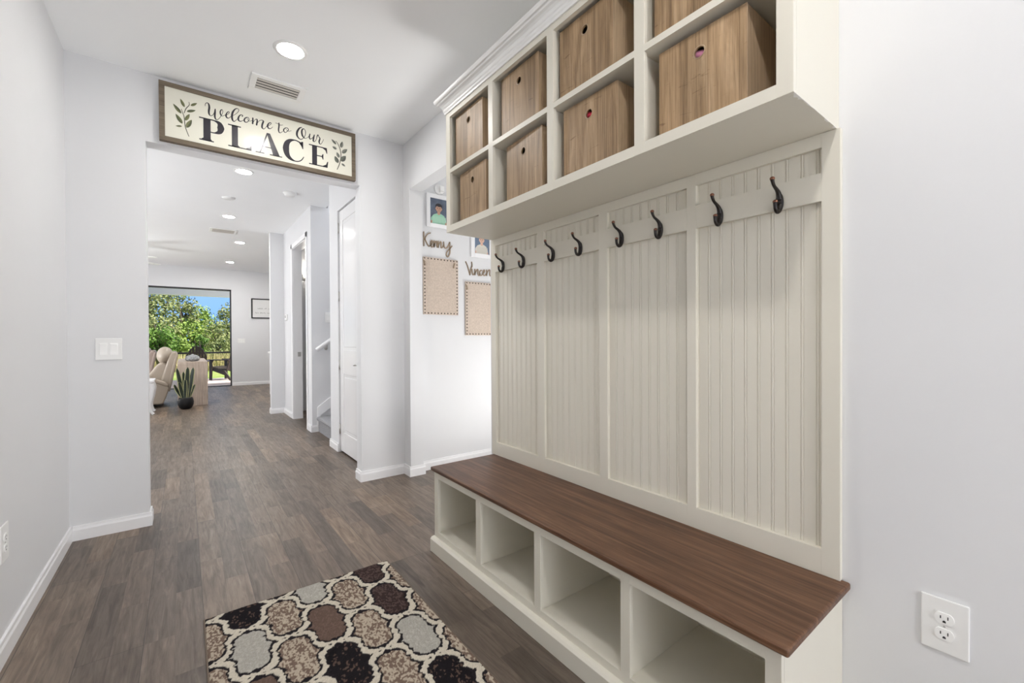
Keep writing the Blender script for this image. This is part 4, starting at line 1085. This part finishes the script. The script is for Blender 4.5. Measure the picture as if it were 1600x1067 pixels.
MPBLUE = mat('portrait_backdrop', (.09, .115, .165), .4)
t = NT(MPBLUE); nn = t.noise(t.coords(), 22, 3); c_ = t.ramp(nn.outputs[0], [(.3, (.055, .072, .11)), (.7, (.13, .16, .22))]); t.l(c_, t.b.inputs['Base Color'])
def ell(cx, cz, rx, rz, n=24, a0=0, a1=2 * PI): return [(cx + rx * math.cos(a0 + (a1 - a0) * i / n), cz + rz * math.sin(a0 + (a1 - a0) * i / n)) for i in range(n)]
def portrait(label, x0, z0, w_, h_, bord, bgm, shirt, skin, hair, hair_full):
    r = empty('picture_frame', label, 'framed photo', (x0 + w_ / 2, NY, z0))
    k = MB()
    for a in ((x0, x0 + bord, z0, z0 + h_), (x0 + w_ - bord, x0 + w_, z0, z0 + h_), (x0 + bord, x0 + w_ - bord, z0, z0 + bord), (x0 + bord, x0 + w_ - bord, z0 + h_ - bord, z0 + h_)):
        k.box(a[0], a[1], NY - .018, NY - .0005, a[2], a[3], .0015)
    stand_part(k, 'frame', MT, r)
    px0, px1, pz0, pz1 = x0 + bord, x0 + w_ - bord, z0 + bord, z0 + h_ - bord
    cx = (px0 + px1) / 2; W_ = px1 - px0; Hh = pz1 - pz0
    y = NY - .008
    k = MB()
    def lay(pts, i, mi): k.mi = mi; k.prism([(max(px0, min(px1, a)), max(pz0, min(pz1, b))) for a, b in pts], 'y', y - .0004 * i, y - .0004 * i + .0004)
    lay([(px0, pz0), (px1, pz0), (px1, pz1), (px0, pz1)], 0, 0)
    hx, hz = cx - .01 * W_, pz0 + .61 * Hh
    lay([(cx - .46 * W_, pz0), (cx - .44 * W_, pz0 + .22 * Hh), (cx - .30 * W_, pz0 + .36 * Hh), (cx - .12 * W_, pz0 + .42 * Hh), (cx + .12 * W_, pz0 + .42 * Hh), (cx + .30 * W_, pz0 + .35 * Hh), (cx + .40 * W_, pz0 + .20 * Hh), (cx + .42 * W_, pz0)], 1, 1)
    for q in range(9):      # folds / print on the shirt
        fx = cx + (-.34 + .085 * q) * W_
        lay([(fx, pz0 + .04 * Hh), (fx + .022 * W_, pz0 + .03 * Hh), (fx + .05 * W_, pz0 + .30 * Hh), (fx + .03 * W_, pz0 + .31 * Hh)], 1.5, 5)
    lay([(cx - .46 * W_, pz0), (cx - .38 * W_, pz0), (cx - .37 * W_, pz0 + .12 * Hh), (cx - .45 * W_, pz0 + .12 * Hh)], 2, 2); lay([(cx + .34 * W_, pz0), (cx + .43 * W_, pz0), (cx + .42 * W_, pz0 + .1 * Hh), (cx + .35 * W_, pz0 + .1 * Hh)], 2, 2)
    lay([(hx - .08 * W_, pz0 + .39 * Hh), (hx, pz0 + .36 * Hh), (hx + .08 * W_, pz0 + .39 * Hh), (hx + .075 * W_, pz0 + .5 * Hh), (hx - .075 * W_, pz0 + .5 * Hh)], 2, 2)
    lay(ell(hx, hz + .10 * Hh, .19 * W_, .11 * Hh), 2.5, 3)
    lay(ell(hx - .165 * W_, hz - .005 * Hh, .025 * W_, .03 * Hh), 2.6, 2); lay(ell(hx + .165 * W_, hz - .005 * Hh, .025 * W_, .03 * Hh), 2.6, 2)
    lay(ell(hx, hz, .165 * W_, .135 * Hh), 3, 2)
    fr_ = [(hx - .175 * W_, hz + .06 * Hh)] + ell(hx, hz + .085 * Hh, .18 * W_, .115 * Hh, 14, PI, 0) + [(hx + .175 * W_, hz + .05 * Hh), (hx + .12 * W_, hz + .085 * Hh), (hx, hz + .075 * Hh), (hx - .12 * W_, hz + .095 * Hh)]
    lay(fr_, 3.5, 3)
    for s_ in (-1, 1):
        lay(ell(hx + s_ * .065 * W_, hz + .012 * Hh, .028 * W_, .011 * Hh, 12), 4, 4); lay([(hx + s_ * .03 * W_, hz + .036 * Hh), (hx + s_ * .10 * W_, hz + .040 * Hh), (hx + s_ * .10 * W_, hz + .048 * Hh), (hx + s_ * .03 * W_, hz + .045 * Hh)], 4, 4)
    lay(ell(hx, hz - .03 * Hh, .022 * W_, .010 * Hh, 10), 4, 6)
    lay([(hx - .06 * W_, hz - .064 * Hh), (hx, hz - .080 * Hh), (hx + .06 * W_, hz - .064 * Hh), (hx, hz - .070 * Hh)], 4, 6)
    o = stand_part(k, 'photo_print', [bgm, shirt[0], skin, hair, MINK, shirt[1], mat('lip_tone', (.36, .14, .11), .5)], r)
    o['label'] = 'portrait print of a smiling child'
SK1 = mat('skin_print', (.50, .30, .21), .5); SK2 = mat('skin_print_light', (.66, .43, .33), .5)
portrait('white framed portrait of a dark haired child in a green shirt', 1.688, 2.131, .246, .293, .0345, MPBLUE, (mat('green_shirt_print', (.30, .56, .41), .5), mat('green_shirt_fold', (.52, .70, .58), .5)), SK1, mat('dark_hair_print', (.018, .015, .02), .5), False)
portrait('white framed portrait of a blond child in a white shirt, mostly behind the cubbies', 2.141, 1.914, .246, .293, .0395, mat('blue_backdrop', (.14, .19, .27), .5), (mat('white_shirt_print', (.66, .63, .56), .5), mat('white_shirt_fold', (.52, .50, .46), .5)), SK2, mat('blond_hair_print', (.46, .30, .15), .5), True)

chm = empty('wall_sensor', 'round white sensor with a square front on the wall above the green shirt portrait', 'sensor', (1.815, NY, 2.475))
stand_part(MB().lathe([(0, 0), (.047, 0), (.047, -.006), (.043, -.010), (0, -.010)], (1.815, NY, 2.475), 36, 'y'), 'round_base', MPL, chm)
stand_part(MB().box(1.812, 1.852, NY - .036, NY - .0095, 2.448, 2.502, .004), 'sensor_head', MPL2, chm)
stand_part(MB().box(1.816, 1.848, NY - .0366, NY - .0355, 2.452, 2.456), 'slot', MVENT, chm)

# ================================================================== FAR ROOM
pf = empty('wall_art', 'black framed white print with handwriting on the far wall right of the sliding door', 'wall art', (1.70, FWY, 1.69))
k = MB(); a0, a1, z0, z1, b = 1.362, 2.04, 1.690, 2.200, .028
for a in ((a0, a1, z0, z0 + b), (a0, a1, z1 - b, z1), (a0, a0 + b, z0 + b, z1 - b), (a1 - b, a1, z0 + b, z1 - b)): k.box(a[0], a[1], FWY - .025, FWY - .001, a[2], a[3], .002)
stand_part(k, 'frame', MFRAME_BLK, pf)
stand_part(MB().box(a0 + .02, a1 - .02, FWY - .012, FWY - .001, z0 + .02, z1 - .02), 'print', mat('print_paper', (.74, .74, .73), .35), pf)
k = MB()
for row, (z, xs, xe) in enumerate(((1.935, 1.50, 1.90), (1.825, 1.45, 1.95))):
    x = xs; rr = random.Random(row)
    while x < xe:
        n_ = rr.randint(3, 6); pts = []
        for q in range(n_ * 2): pts.append((x + q * .011, z + (rr.uniform(.008, .030) if q % 2 else rr.uniform(-.006, .004)), .0035))
        k.ribbon(pts, FWY - .0125, .0005, 3); x += n_ * .022 + .02
stand_part(k, 'handwriting', MINK, pf)

# whitewashed waterfall console table
tb = empty('console_table', 'whitewashed wood waterfall console table in front of the sliding glass door', 'table', (.11, 10.2, 0))
TX0, TX1, TY0, TY1, TZ = -.098, .326, 9.35, 11.05, .768
stand_part(MB().box(TX0, TX1, TY0, TY1, TZ - .055, TZ, .003), 'table_top', MCONSOLE, tb)
for y in (TY0, TY1 - .055): stand_part(MB().box(TX0, TX1, y, y + .055, 0, TZ - .0545, .003), 'end_panel', MCONSOLE, tb)
# grey folded throw/bowl on top
MGREY = mat('grey_ceramic', (.30, .31, .32), .55)
t = NT(MGREY); nn = t.noise(t.coords(), 40, 4); c_ = t.ramp(nn.outputs[0], [(.3, (.17, .18, .185)), (.7, (.42, .43, .44))]); t.l(c_, t.b.inputs['Base Color'])
bw = empty('serving_dish', 'grey rounded lidded dish on top of the whitewashed console table', 'dish', (.115, 9.60, TZ))
stand_part(MB().lathe([(0, 0), (.075, 0), (.10, .02), (.112, .05), (.108, .058), (0, .058)], (.115, 9.60, TZ), 32), 'dish', MGREY, bw)
stand_part(MB().lathe([(.108, .058), (.095, .085), (.06, .108), (.02, .118), (.018, .128), (0, .13)], (.115, 9.60, TZ), 32), 'lid', MGREY, bw)

# snake plant
MPOT = mat('black_pot', (.006, .006, .007), .5, .3)
pl = empty('snake_plant', 'snake plant with dark striped upright leaves in a round black pot on the floor', 'potted plant', (.012, 9.02, 0))
stand_part(MB().lathe([(0, 0), (.060, 0), (.085, .02), (.106, .07), (.110, .12), (.100, .17), (.088, .192), (.080, .192), (.088, .165), (0, .165)], (.012, 9.02, 0), 36), 'pot', MPOT, pl)
stand_part(MB().lathe([(0, .164), (.085, .164), (.06, .172), (0, .175)], (.012, 9.02, 0), 24), 'soil', mat('potting_soil', (.03, .02, .015), .95), pl)
MLEAF = mat('snake_leaf', (.035, .06, .035), .4); t = NT(MLEAF)
wv = t.n('ShaderNodeTexWave', Scale=14, Distortion=6, bands_direction='Z'); wv.inputs['Detail'].default_value = 3; t.l(t.coords(), wv.inputs['Vector'])
c_ = t.ramp(wv.outputs['Fac'], [(.3, (.008, .015, .010)), (.7, (.032, .052, .032))]); t.l(c_, t.b.inputs['Base Color'])
MLEDGE = mat('leaf_margin', (.50, .50, .26), .45)
def blade(base, tip, wdt, face, bend):
    """stiff strap leaf with pale margins"""
    k = MB(); B = Vector(base); T = Vector(tip); n = 12
    fx = Vector((math.cos(face), math.sin(face), 0)); fy = Vector((-math.sin(face), math.cos(face), 0))
    rows = []
    for i in range(n + 1):
        t_ = i / n
        c0 = B.lerp(T, t_) + fx * 0 + (T - B).cross(fx).normalized() * bend * math.sin(PI * t_)
        w_ = wdt * (.55 + .75 * t_ - 1.28 * max(0, t_ - .35) ** 1.6 * 1.25) if t_ < .98 else .002
        w_ = max(w_, .002)
        rows.append([c0 - fx * w_ / 2 + fy * .006, c0 - fx * w_ * .36 + fy * .001, c0 - fy * .003, c0 + fx * w_ * .36 + fy * .001, c0 + fx * w_ / 2 + fy * .006])
    for sgn in (1, -1):
        for a, b in zip(rows, rows[1:]):
            for j in range(4):
                k.mi = 1 if j in (0, 3) else 0
                off = fy * (.0015 * sgn)
                q = [a[j] + off, a[j + 1] + off, b[j + 1] + off, b[j] + off]
                k.quad(*(q if sgn < 0 else q[::-1]))
    return k
bx_, by_ = .012, 9.02
for bo, tp, wd, fa, bn in [((-.02, 0), (-.115, -.02, .690), .052, .2, .015), ((.005, -.02), (.030, -.03, .700), .060, 0, .01), ((.03, 0), (.105, 0, .690), .058, -.1, -.012), ((-.035, .01), (-.150, .03, .415), .045, .5, .02), ((-.03, -.03), (-.085, -.06, .46), .048, .1, .012), ((.045, .01), (.125, .01, .40), .040, -.4, -.015), ((.0, .03), (-.03, .05, .62), .05, .4, .0), ((.02, .035), (.06, .06, .52), .05, -.5, .0), ((-.012, -.035), (-.005, -.06, .50), .045, -.15, .01)]:
    stand_part(blade((bx_ + bo[0], by_ + bo[1], .165), (bx_ + tp[0], by_ + tp[1], tp[2]), wd * 1.55, fa, bn), 'leaf', [MLEAF, MLEDGE], pl)

# recliners
MLEATH = mat('taupe_leather', (.40, .34, .275), .45); t = NT(MLEATH); nn = t.noise(t.coords(), 60, 4); t.bump(nn.outputs[0], .12, .003)
MLEATH2 = mat('brown_leather', (.30, .235, .20), .5); t = NT(MLEATH2); nn = t.noise(t.coords(), 60, 4); t.bump(nn.outputs[0], .12, .003)
def recliner(label, loc, m):
    r = empty('recliner', label, 'armchair', loc, 0, 'recliners in the living room')
    def PB(k, name):
        return k.build(name, m, r)
    arm = [(-.90, .08), (-.86, .50), (-.80, .555), (-.45, .475), (-.205, .365), (-.175, .31), (-.205, .19), (-.255, .065), (-.30, .055)]
    for y in (-.02, .66):
        PB(MB().prism(arm, 'y', y, y + .15, .022, 3), 'arm')
        PB(MB().prism([(-.83, .545), (-.45, .470), (-.20, .352), (-.175, .385), (-.215, .425), (-.45, .525), (-.80, .60), (-.85, .575)], 'y', y - .012, y + .165, .02, 3), 'arm_pad')
    PB(MB().prism([(-.88, .30), (-.36, .26), (-.33, .40), (-.40, .455), (-.84, .52), (-.92, .46)], 'y', .12, .68, .04, 3), 'seat_cushion')
    PB(MB().prism([(-.17, .30), (-.055, .885), (-.07, .945), (-.13, .95), (-.170, .88), (-.29, .45), (-.30, .34)], 'y', .10, .70, .03, 3), 'backrest')
    PB(MB().prism([(-.27, .38), (-.185, .70), (-.25, .775), (-.345, .72), (-.475, .52), (-.46, .42)], 'y', .13, .67, .04, 3), 'lumbar_cushion')
    PB(MB().ball((-.235, .375, .875), (.118, .285, .155), 24, 16), 'head_pillow')
    PB(MB().prism([(-.205, .28), (-.105, .80), (-.075, .92), (-.045, .89), (-.13, .42), (-.165, .25)], 'y', .065, .105, .012, 2), 'side_wing')
    PB(MB().prism([(-.94, .14), (-.88, .14), (-.87, .46), (-.93, .46)], 'y', .13, .67, .02, 3), 'footrest')
    k = MB(); k.lathe([(0, 0), (.26, 0), (.26, .03), (.06, .05), (.05, .14), (0, .14)], (-.52, .40, 0), 28)
    k.build('swivel_base', MFRAME_BLK, r)
    return r
recliner('taupe leather recliner with round head pillow, beside the console table', (-.04, 9.45, 0), MLEATH)
rc2 = recliner('brown leather recliner half hidden behind the taupe recliner', (-.395, 10.95, 0), MLEATH2)

# white side table at the opening edge
wt = empty('side_table', 'white side table with curved leg showing at the left edge of the wide opening', 'side table', (-.68, 8.6, 0))
stand_part(MB().box(-1.0, -.372, 8.55, 9.05, .50, .535, .006), 'table_top', MT, wt)
stand_part(MB().box(-.97, -.40, 8.58, 9.02, .43, .50, .003), 'apron', MT, wt)
for sx, sy in ((1, 0), (1, 1), (0, 0), (0, 1)):
    x = -.415 if sx else -.955; d_ = 1 if sx else -1; y = 8.605 if sy == 0 else 8.995
    stand_part(MB().tube([(x, y, .48), (x + d_ * .018, y, .40), (x + d_ * .008, y, .27), (x - d_ * .012, y, .14), (x + d_ * .004, y, .05), (x + d_ * .030, y, .012)], [.034, .036, .027, .021, .018, .022], 14, 4), 'curved_leg', MT, wt)
# kitchen counter end
kc = empty('kitchen_counter', 'white kitchen counter end peeking past the hall wall corner', 'counter', (1.8, 9.1, 0))
stand_part(MB().box(1.302, 2.4, 8.78, 9.42, .10, .885, .002).box(1.34, 2.35, 8.83, 9.37, 0, .10), 'cabinet', MT, kc)
stand_part(MB().box(1.276, 2.43, 8.75, 9.45, .885, .92, .004), 'worktop', MPL2, kc)

# bathroom sconce
sc_ = empty('wall_sconce', 'small bright wall sconce inside the bathroom doorway', 'wall light', (1.62, 7.55, 2.1))
stand_part(MB().box(1.52, 1.66, 7.535, 7.55, 2.10, 2.20, .003), 'backplate', MMETAL, sc_)
stand_part(MB().tube([(1.59, 7.535, 2.15), (1.59, 7.47, 2.15), (1.59, 7.45, 2.17)], .010, 10), 'arm', MMETAL, sc_)
stand_part(MB().lathe([(.035, 2.17), (.06, 2.31), (.057, 2.31), (.032, 2.175)], (1.59, 7.45, 0), 24), 'glass_shade', MSCONCE, sc_)
w = MB(); w.box(1.37, 3.0, 7.545, 7.552, 0, ZC); struct('wall_bathroom_end', w, MW)

# ================================================================== OUTSIDE
MPAV = mat('pink_pavers', (.62, .50, .46), .8); t = NT(MPAV)
br = t.n('ShaderNodeTexBrick'); br.inputs['Scale'].default_value = 1; br.inputs['Brick Width'].default_value = .3; br.inputs['Row Height'].default_value = .15; br.inputs['Mortar Size'].default_value = .004
br.inputs['Color1'].default_value = (.66, .53, .49, 1); br.inputs['Color2'].default_value = (.54, .43, .40, 1); br.inputs['Mortar'].default_value = (.42, .36, .33, 1)
t.l(t.coords(), br.inputs['Vector']); t.l(br.outputs['Color'], t.b.inputs['Base Color'])
struct('patio', MB().box(-6, 6, FWY + .14, 16.05, -.10, -.03), MPAV)
MGRASS = mat('lawn', (.2, .3, .08), .95, .1); t = NT(MGRASS); v = t.coords(); n1 = t.noise(v, .5, 5); n2 = t.noise(v, 9, 4)
c_ = t.ramp(n1.outputs[0], [(.35, (.16, .27, .055)), (.6, (.30, .34, .11))]); c2 = t.ramp(n2.outputs[0], [(.3, (.7, .7, .7)), (.7, (1.2, 1.2, 1.2))]); t.l(t.mix(1, c_, c2, 'MULTIPLY'), t.b.inputs['Base Color'])
struct('lawn', MB().box(-60, 60, 16.05, 90, -.30, -.12), MGRASS)
w = MB(); w.box(-6, 1.75, FWY + .14, 16.0, 2.78, 2.9); w.box(-6, 1.75, 15.75, 16.0, 2.455, 2.78)
struct('lanai_ceiling', w, MC)
rl = empty('screen_rail', 'black horizontal rail of the lanai screen seen through the sliding glass door', 'railing', (0, 15.9, -.03))
stand_part(MB().box(-5.8, 1.5, 15.86, 15.90, .735, .785, .003), 'rail', MFRAME_BLK, rl)
for x in (-5.0, -2.2, 1.45): stand_part(MB().box(x, x + .05, 15.86, 15.90, -.03, 2.455, .003), 'post', MFRAME_BLK, rl)

MADI = mat('dark_brown_resin', (.045, .034, .030), .55)
def adirondack(label, loc, rz):
    """chair looking along -y before the turn; seat front at -y"""
    r = empty('patio_chair', label, 'outdoor chair', loc, rz, 'dark slatted chairs on the patio')
    r.scale = (1.0, 1.0, 1.06)
    n = 7
    for i in range(n):
        f = (i - 3) / 3
        h = .70 - .20 * f * f; xb = f * .165; xt = f * .205
        k = MB()
        wv_ = .0245; wt_ = .0310
        ys, zs = .24, .27
        top = lambda x: .70 - .22 * (x / .21) ** 2
        P0 = [(xb - wv_, ys, zs), (xb + wv_, ys, zs)]
        for q in (1, .5, 0, -.5, -1):
            x_ = xt + wt_ * q; hh_ = top(x_) - (.012 if abs(q) == 1 else 0)
            P0.append((x_, ys + .34 * hh_ / .7, zs + hh_))
        t = bmesh.new(); A = [t.verts.new(p) for p in P0]; B = [t.verts.new((p[0], p[1] + .022, p[2] - .008)) for p in P0]
        t.faces.new(A); t.faces.new(B)
        for q in range(7): t.faces.new((A[q], A[(q + 1) % 7], B[(q + 1) % 7], B[q]))
        bmesh.ops.recalc_face_normals(t, faces=t.faces[:]); k._take(t)
        k.build('back_slat', MADI, r)
    for i in range(6):
        y = -.27 + i * .088; z = .375 - i * .020
        MB().box(-.225, .225, y, y + .078, z - .02, z, .004).build('seat_slat', MADI, r)
    for s_ in (-1, 1):
        x = s_ * .25
        MB().prism([(-.30, .0), (-.225, .0), (-.205, .30), (-.205, .545), (-.30, .545), (-.29, .30)], 'x', x - .02, x + .02, .004).build('front_leg', MADI, r)
        MB().prism([(-.27, .27), (-.27, .365), (.24, .26), (.50, .0), (.41, .0), (.26, .13)], 'x', x - s_ * .03 - .017, x - s_ * .03 + .017, .004).build('rear_leg', MADI, r)
        MB().prism([(x - .05, -.36), (x + .05, -.36), (x + .05, .1), (x + .03, .42), (x - .03, .42), (x - .05, .1)], 'z', .545, .57, .004).build('armrest', MADI, r)
        MB().prism([(-.225, .545), (-.225, .46), (-.14, .545)], 'x', x - .012, x + .012).build('arm_bracket', MADI, r)
    MB().box(-.22, .22, .335, .36, .52, .57, .004).build('back_rail', MADI, r)
    return r
adirondack('dark slatted patio chair facing away, behind the console table', (.255, 14.75, -.03), R(180))
adirondack('dark slatted patio chair in side view at the right edge of the sliding door', (.965, 15.35, -.03), R(-142))

# vegetation: each tree or bush is a trunk and a crown of leaf cards with real thickness of volume
def leafmat(name, c0, c1, c2):
    m = mat(name, c1, .6, .3); t_ = NT(m)
    nn_ = t_.noise(t_.coords(out='Object'), 1.4, 3, .6); n3 = t_.noise(t_.coords(out='Object'), 14, 2)
    a = t_.ramp(nn_.outputs[0], [(.32, c0), (.5, c1), (.7, c2)]); b_ = t_.ramp(n3.outputs[0], [(.3, (.65, .65, .65)), (.7, (1.3, 1.3, 1.3))])
    t_.l(t_.mix(1, a, b_, 'MULTIPLY'), t_.b.inputs['Base Color'])
    t_.b.inputs['Subsurface Weight'].default_value = 0
    return m
LM = [leafmat('bright_leaves', (.13, .22, .04), (.24, .34, .065), (.34, .42, .11)), leafmat('olive_leaves', (.15, .19, .07), (.26, .29, .11), (.36, .37, .16)), leafmat('dark_leaves', (.05, .11, .02), (.11, .21, .035), (.20, .32, .06)), leafmat('dry_leaves', (.30, .26, .11), (.46, .40, .19), (.58, .50, .27))]
MBARK = mat('bark', (.12, .09, .07), .9)
def tree(name, label, x, y, h, rx, ry, z0, n, ls, lm, seed, cat='tree', group='trees beyond the patio'):
    rg = np.random.default_rng(seed)
    r = empty(name, label, cat, (x, y, -.12), 0, group)
    k = MB(); k.tube([(0, 0, -.05), (.05, .02, h * .35), (-.05, 0, h * .7)], [.04 * h, .03 * h, .01 * h], 8, 3)
    for q in range(4):
        a = q * 1.7 + seed; k.tube([(0, 0, h * .2), (rx * .35 * math.cos(a), ry * .35 * math.sin(a), h * .55), (rx * .55 * math.cos(a), ry * .55 * math.sin(a), h * .75)], [.018 * h, .012 * h, .004 * h], 6, 2)
    k.build('trunk', MBARK, r)
    # clumps
    nc = 26
    cc_ = []
    while len(cc_) < nc:
        p = rg.uniform(-1, 1, 3)
        if np.linalg.norm(p) < 1: cc_.append(p * [rx * .78, ry * .78, (h - z0) / 2 * .80] + [0, 0, (h + z0) / 2])
    cr_ = rg.uniform(.28, .5, nc) * min(rx, (h - z0) / 2) * 1.0
    ci = rg.integers(0, nc, n)
    d = rg.normal(size=(n, 3)); d /= np.linalg.norm(d, axis=1)[:, None]
    pos = np.array(cc_)[ci] + d * cr_[ci][:, None] * rg.uniform(.7, 1.05, n)[:, None]
    pos[:, 2] = np.maximum(pos[:, 2], .05)
    nr = d + rg.normal(scale=.55, size=(n, 3)); nr /= np.linalg.norm(nr, axis=1)[:, None]
    u = np.cross(nr, rg.normal(size=(n, 3))); u /= np.linalg.norm(u, axis=1)[:, None]; v_ = np.cross(nr, u)
    s_ = ls * rg.uniform(.6, 1.3, n)[:, None]
    co = np.stack([pos - u * s_, pos - v_ * s_ * .5, pos + u * s_, pos + v_ * s_ * .5], 1).reshape(-1, 3)
    me = bpy.data.meshes.new('foliage')
    me.vertices.add(len(co)); me.vertices.foreach_set('co', co.ravel().astype(np.float32))
    me.loops.add(n * 4); me.loops.foreach_set('vertex_index', np.arange(n * 4).astype(np.int32))
    me.polygons.add(n); me.polygons.foreach_set('loop_start', (np.arange(n) * 4).astype(np.int32)); me.update(calc_edges=True)
    me.materials.append(lm)
    o = coll(bpy.data.objects.new('foliage', me)); o.parent = r
    return r
TL = [
 ('tree', 'tall olive green tree at the left of the garden view, behind the round bush', -1.45, 31.6, 5.3, 1.6, 1.0, .6, 3600, .085, 1),
 ('tree', 'grey green tree left of the blue sky gap', -.1, 35, 4.75, 1.05, .8, .6, 2600, .09, 1),
 ('tree', 'lower bright tree under the blue sky gap', 1.2, 38, 3.6, 1.15, .8, .4, 2600, .095, 0),
 ('tree', 'tree right of the blue sky gap, beside the door frame', 2.55, 33.0, 4.2, 1.05, .8, .5, 2800, .085, 1),
 ('tree', 'tree far right of the garden, hidden by the far wall', 5.8, 31, 4.6, 1.6, 1.3, .5, 2200, .10, 2),
 ('tree', 'tree far left of the garden, hidden by the opening edge', -6.2, 31, 5.0, 2.0, 1.4, .5, 2400, .10, 1),
 ('shrub', 'olive shrub behind the round dark bush', -1.0, 27.6, 2.75, 1.0, .6, .1, 2300, .075, 1),
 ('shrub', 'bright shrub in the middle of the garden below the sky gap', .38, 29.5, 2.5, 1.0, .6, .1, 2600, .075, 0),
 ('shrub', 'pale shrub at the right of the garden view by the door frame', 1.6, 27.6, 2.45, .95, .6, .1, 2400, .075, 1),
 ('shrub', 'small dark shrub between the middle and right shrubs', .62, 26.1, 1.75, .45, .35, .1, 900, .065, 2),
 ('shrub', 'low bright shrub in front of the olive shrub', -.25, 25.0, 1.45, .62, .45, .05, 1500, .06, 0),
 ('shrub', 'low pale shrub in front of the right shrub', 1.35, 25.0, 1.42, .62, .45, .05, 1600, .06, 1),
 ('bush', 'round dark green bush behind the taupe recliner', -.76, 20.2, 1.95, .58, .55, .55, 2600, .05, 2),
 ('shrub', 'wide shrub at the far right behind the far wall', 4.3, 27, 2.4, 1.2, .8, .1, 1600, .09, 0),
 ('shrub', 'wide shrub at the far left behind the opening edge', -3.9, 26, 2.4, 1.2, .8, .1, 1600, .09, 0)]
for i, (nm, lab, x, y, h, rx, ry, z0, n, ls, lm) in enumerate(TL):
    tree(nm, lab, x, y, h, rx, ry, z0, n, ls, LM[lm], 11 + i, 'tree' if nm == 'tree' else 'bush', 'trees beyond the lawn' if nm == 'tree' else 'shrubs beyond the lawn')
# tall dry grass along the back of the lawn
rg = np.random.default_rng(99)
n = 5200
px = rg.uniform(-6, 6, n); py = rg.uniform(21.3, 23.9, n); hh = rg.uniform(.35, .85, n); an = rg.uniform(0, PI, n); ln = rg.normal(scale=.12, size=(n, 2))
wd = .022
A = np.stack([px - np.cos(an) * wd, py - np.sin(an) * wd, np.full(n, -.12)], -1); B = np.stack([px + np.cos(an) * wd, py + np.sin(an) * wd, np.full(n, -.12)], -1)
T = np.stack([px + ln[:, 0], py + ln[:, 1], hh - .12], -1)
co = np.stack([A, B, T], 1).reshape(-1, 3)
me = bpy.data.meshes.new('dry_grass'); me.vertices.add(3 * n); me.vertices.foreach_set('co', co.ravel().astype(np.float32))
me.loops.add(3 * n); me.loops.foreach_set('vertex_index', np.arange(3 * n).astype(np.int32)); me.polygons.add(n); me.polygons.foreach_set('loop_start', (np.arange(n) * 3).astype(np.int32)); me.update(calc_edges=True)
me.materials.append(LM[3])
tag(coll(bpy.data.objects.new('dry_grass', me)), 'band of tall dry tan grass between the lawn and the shrubs', 'grass', None, 'stuff')
bpy.context.view_layer.update()
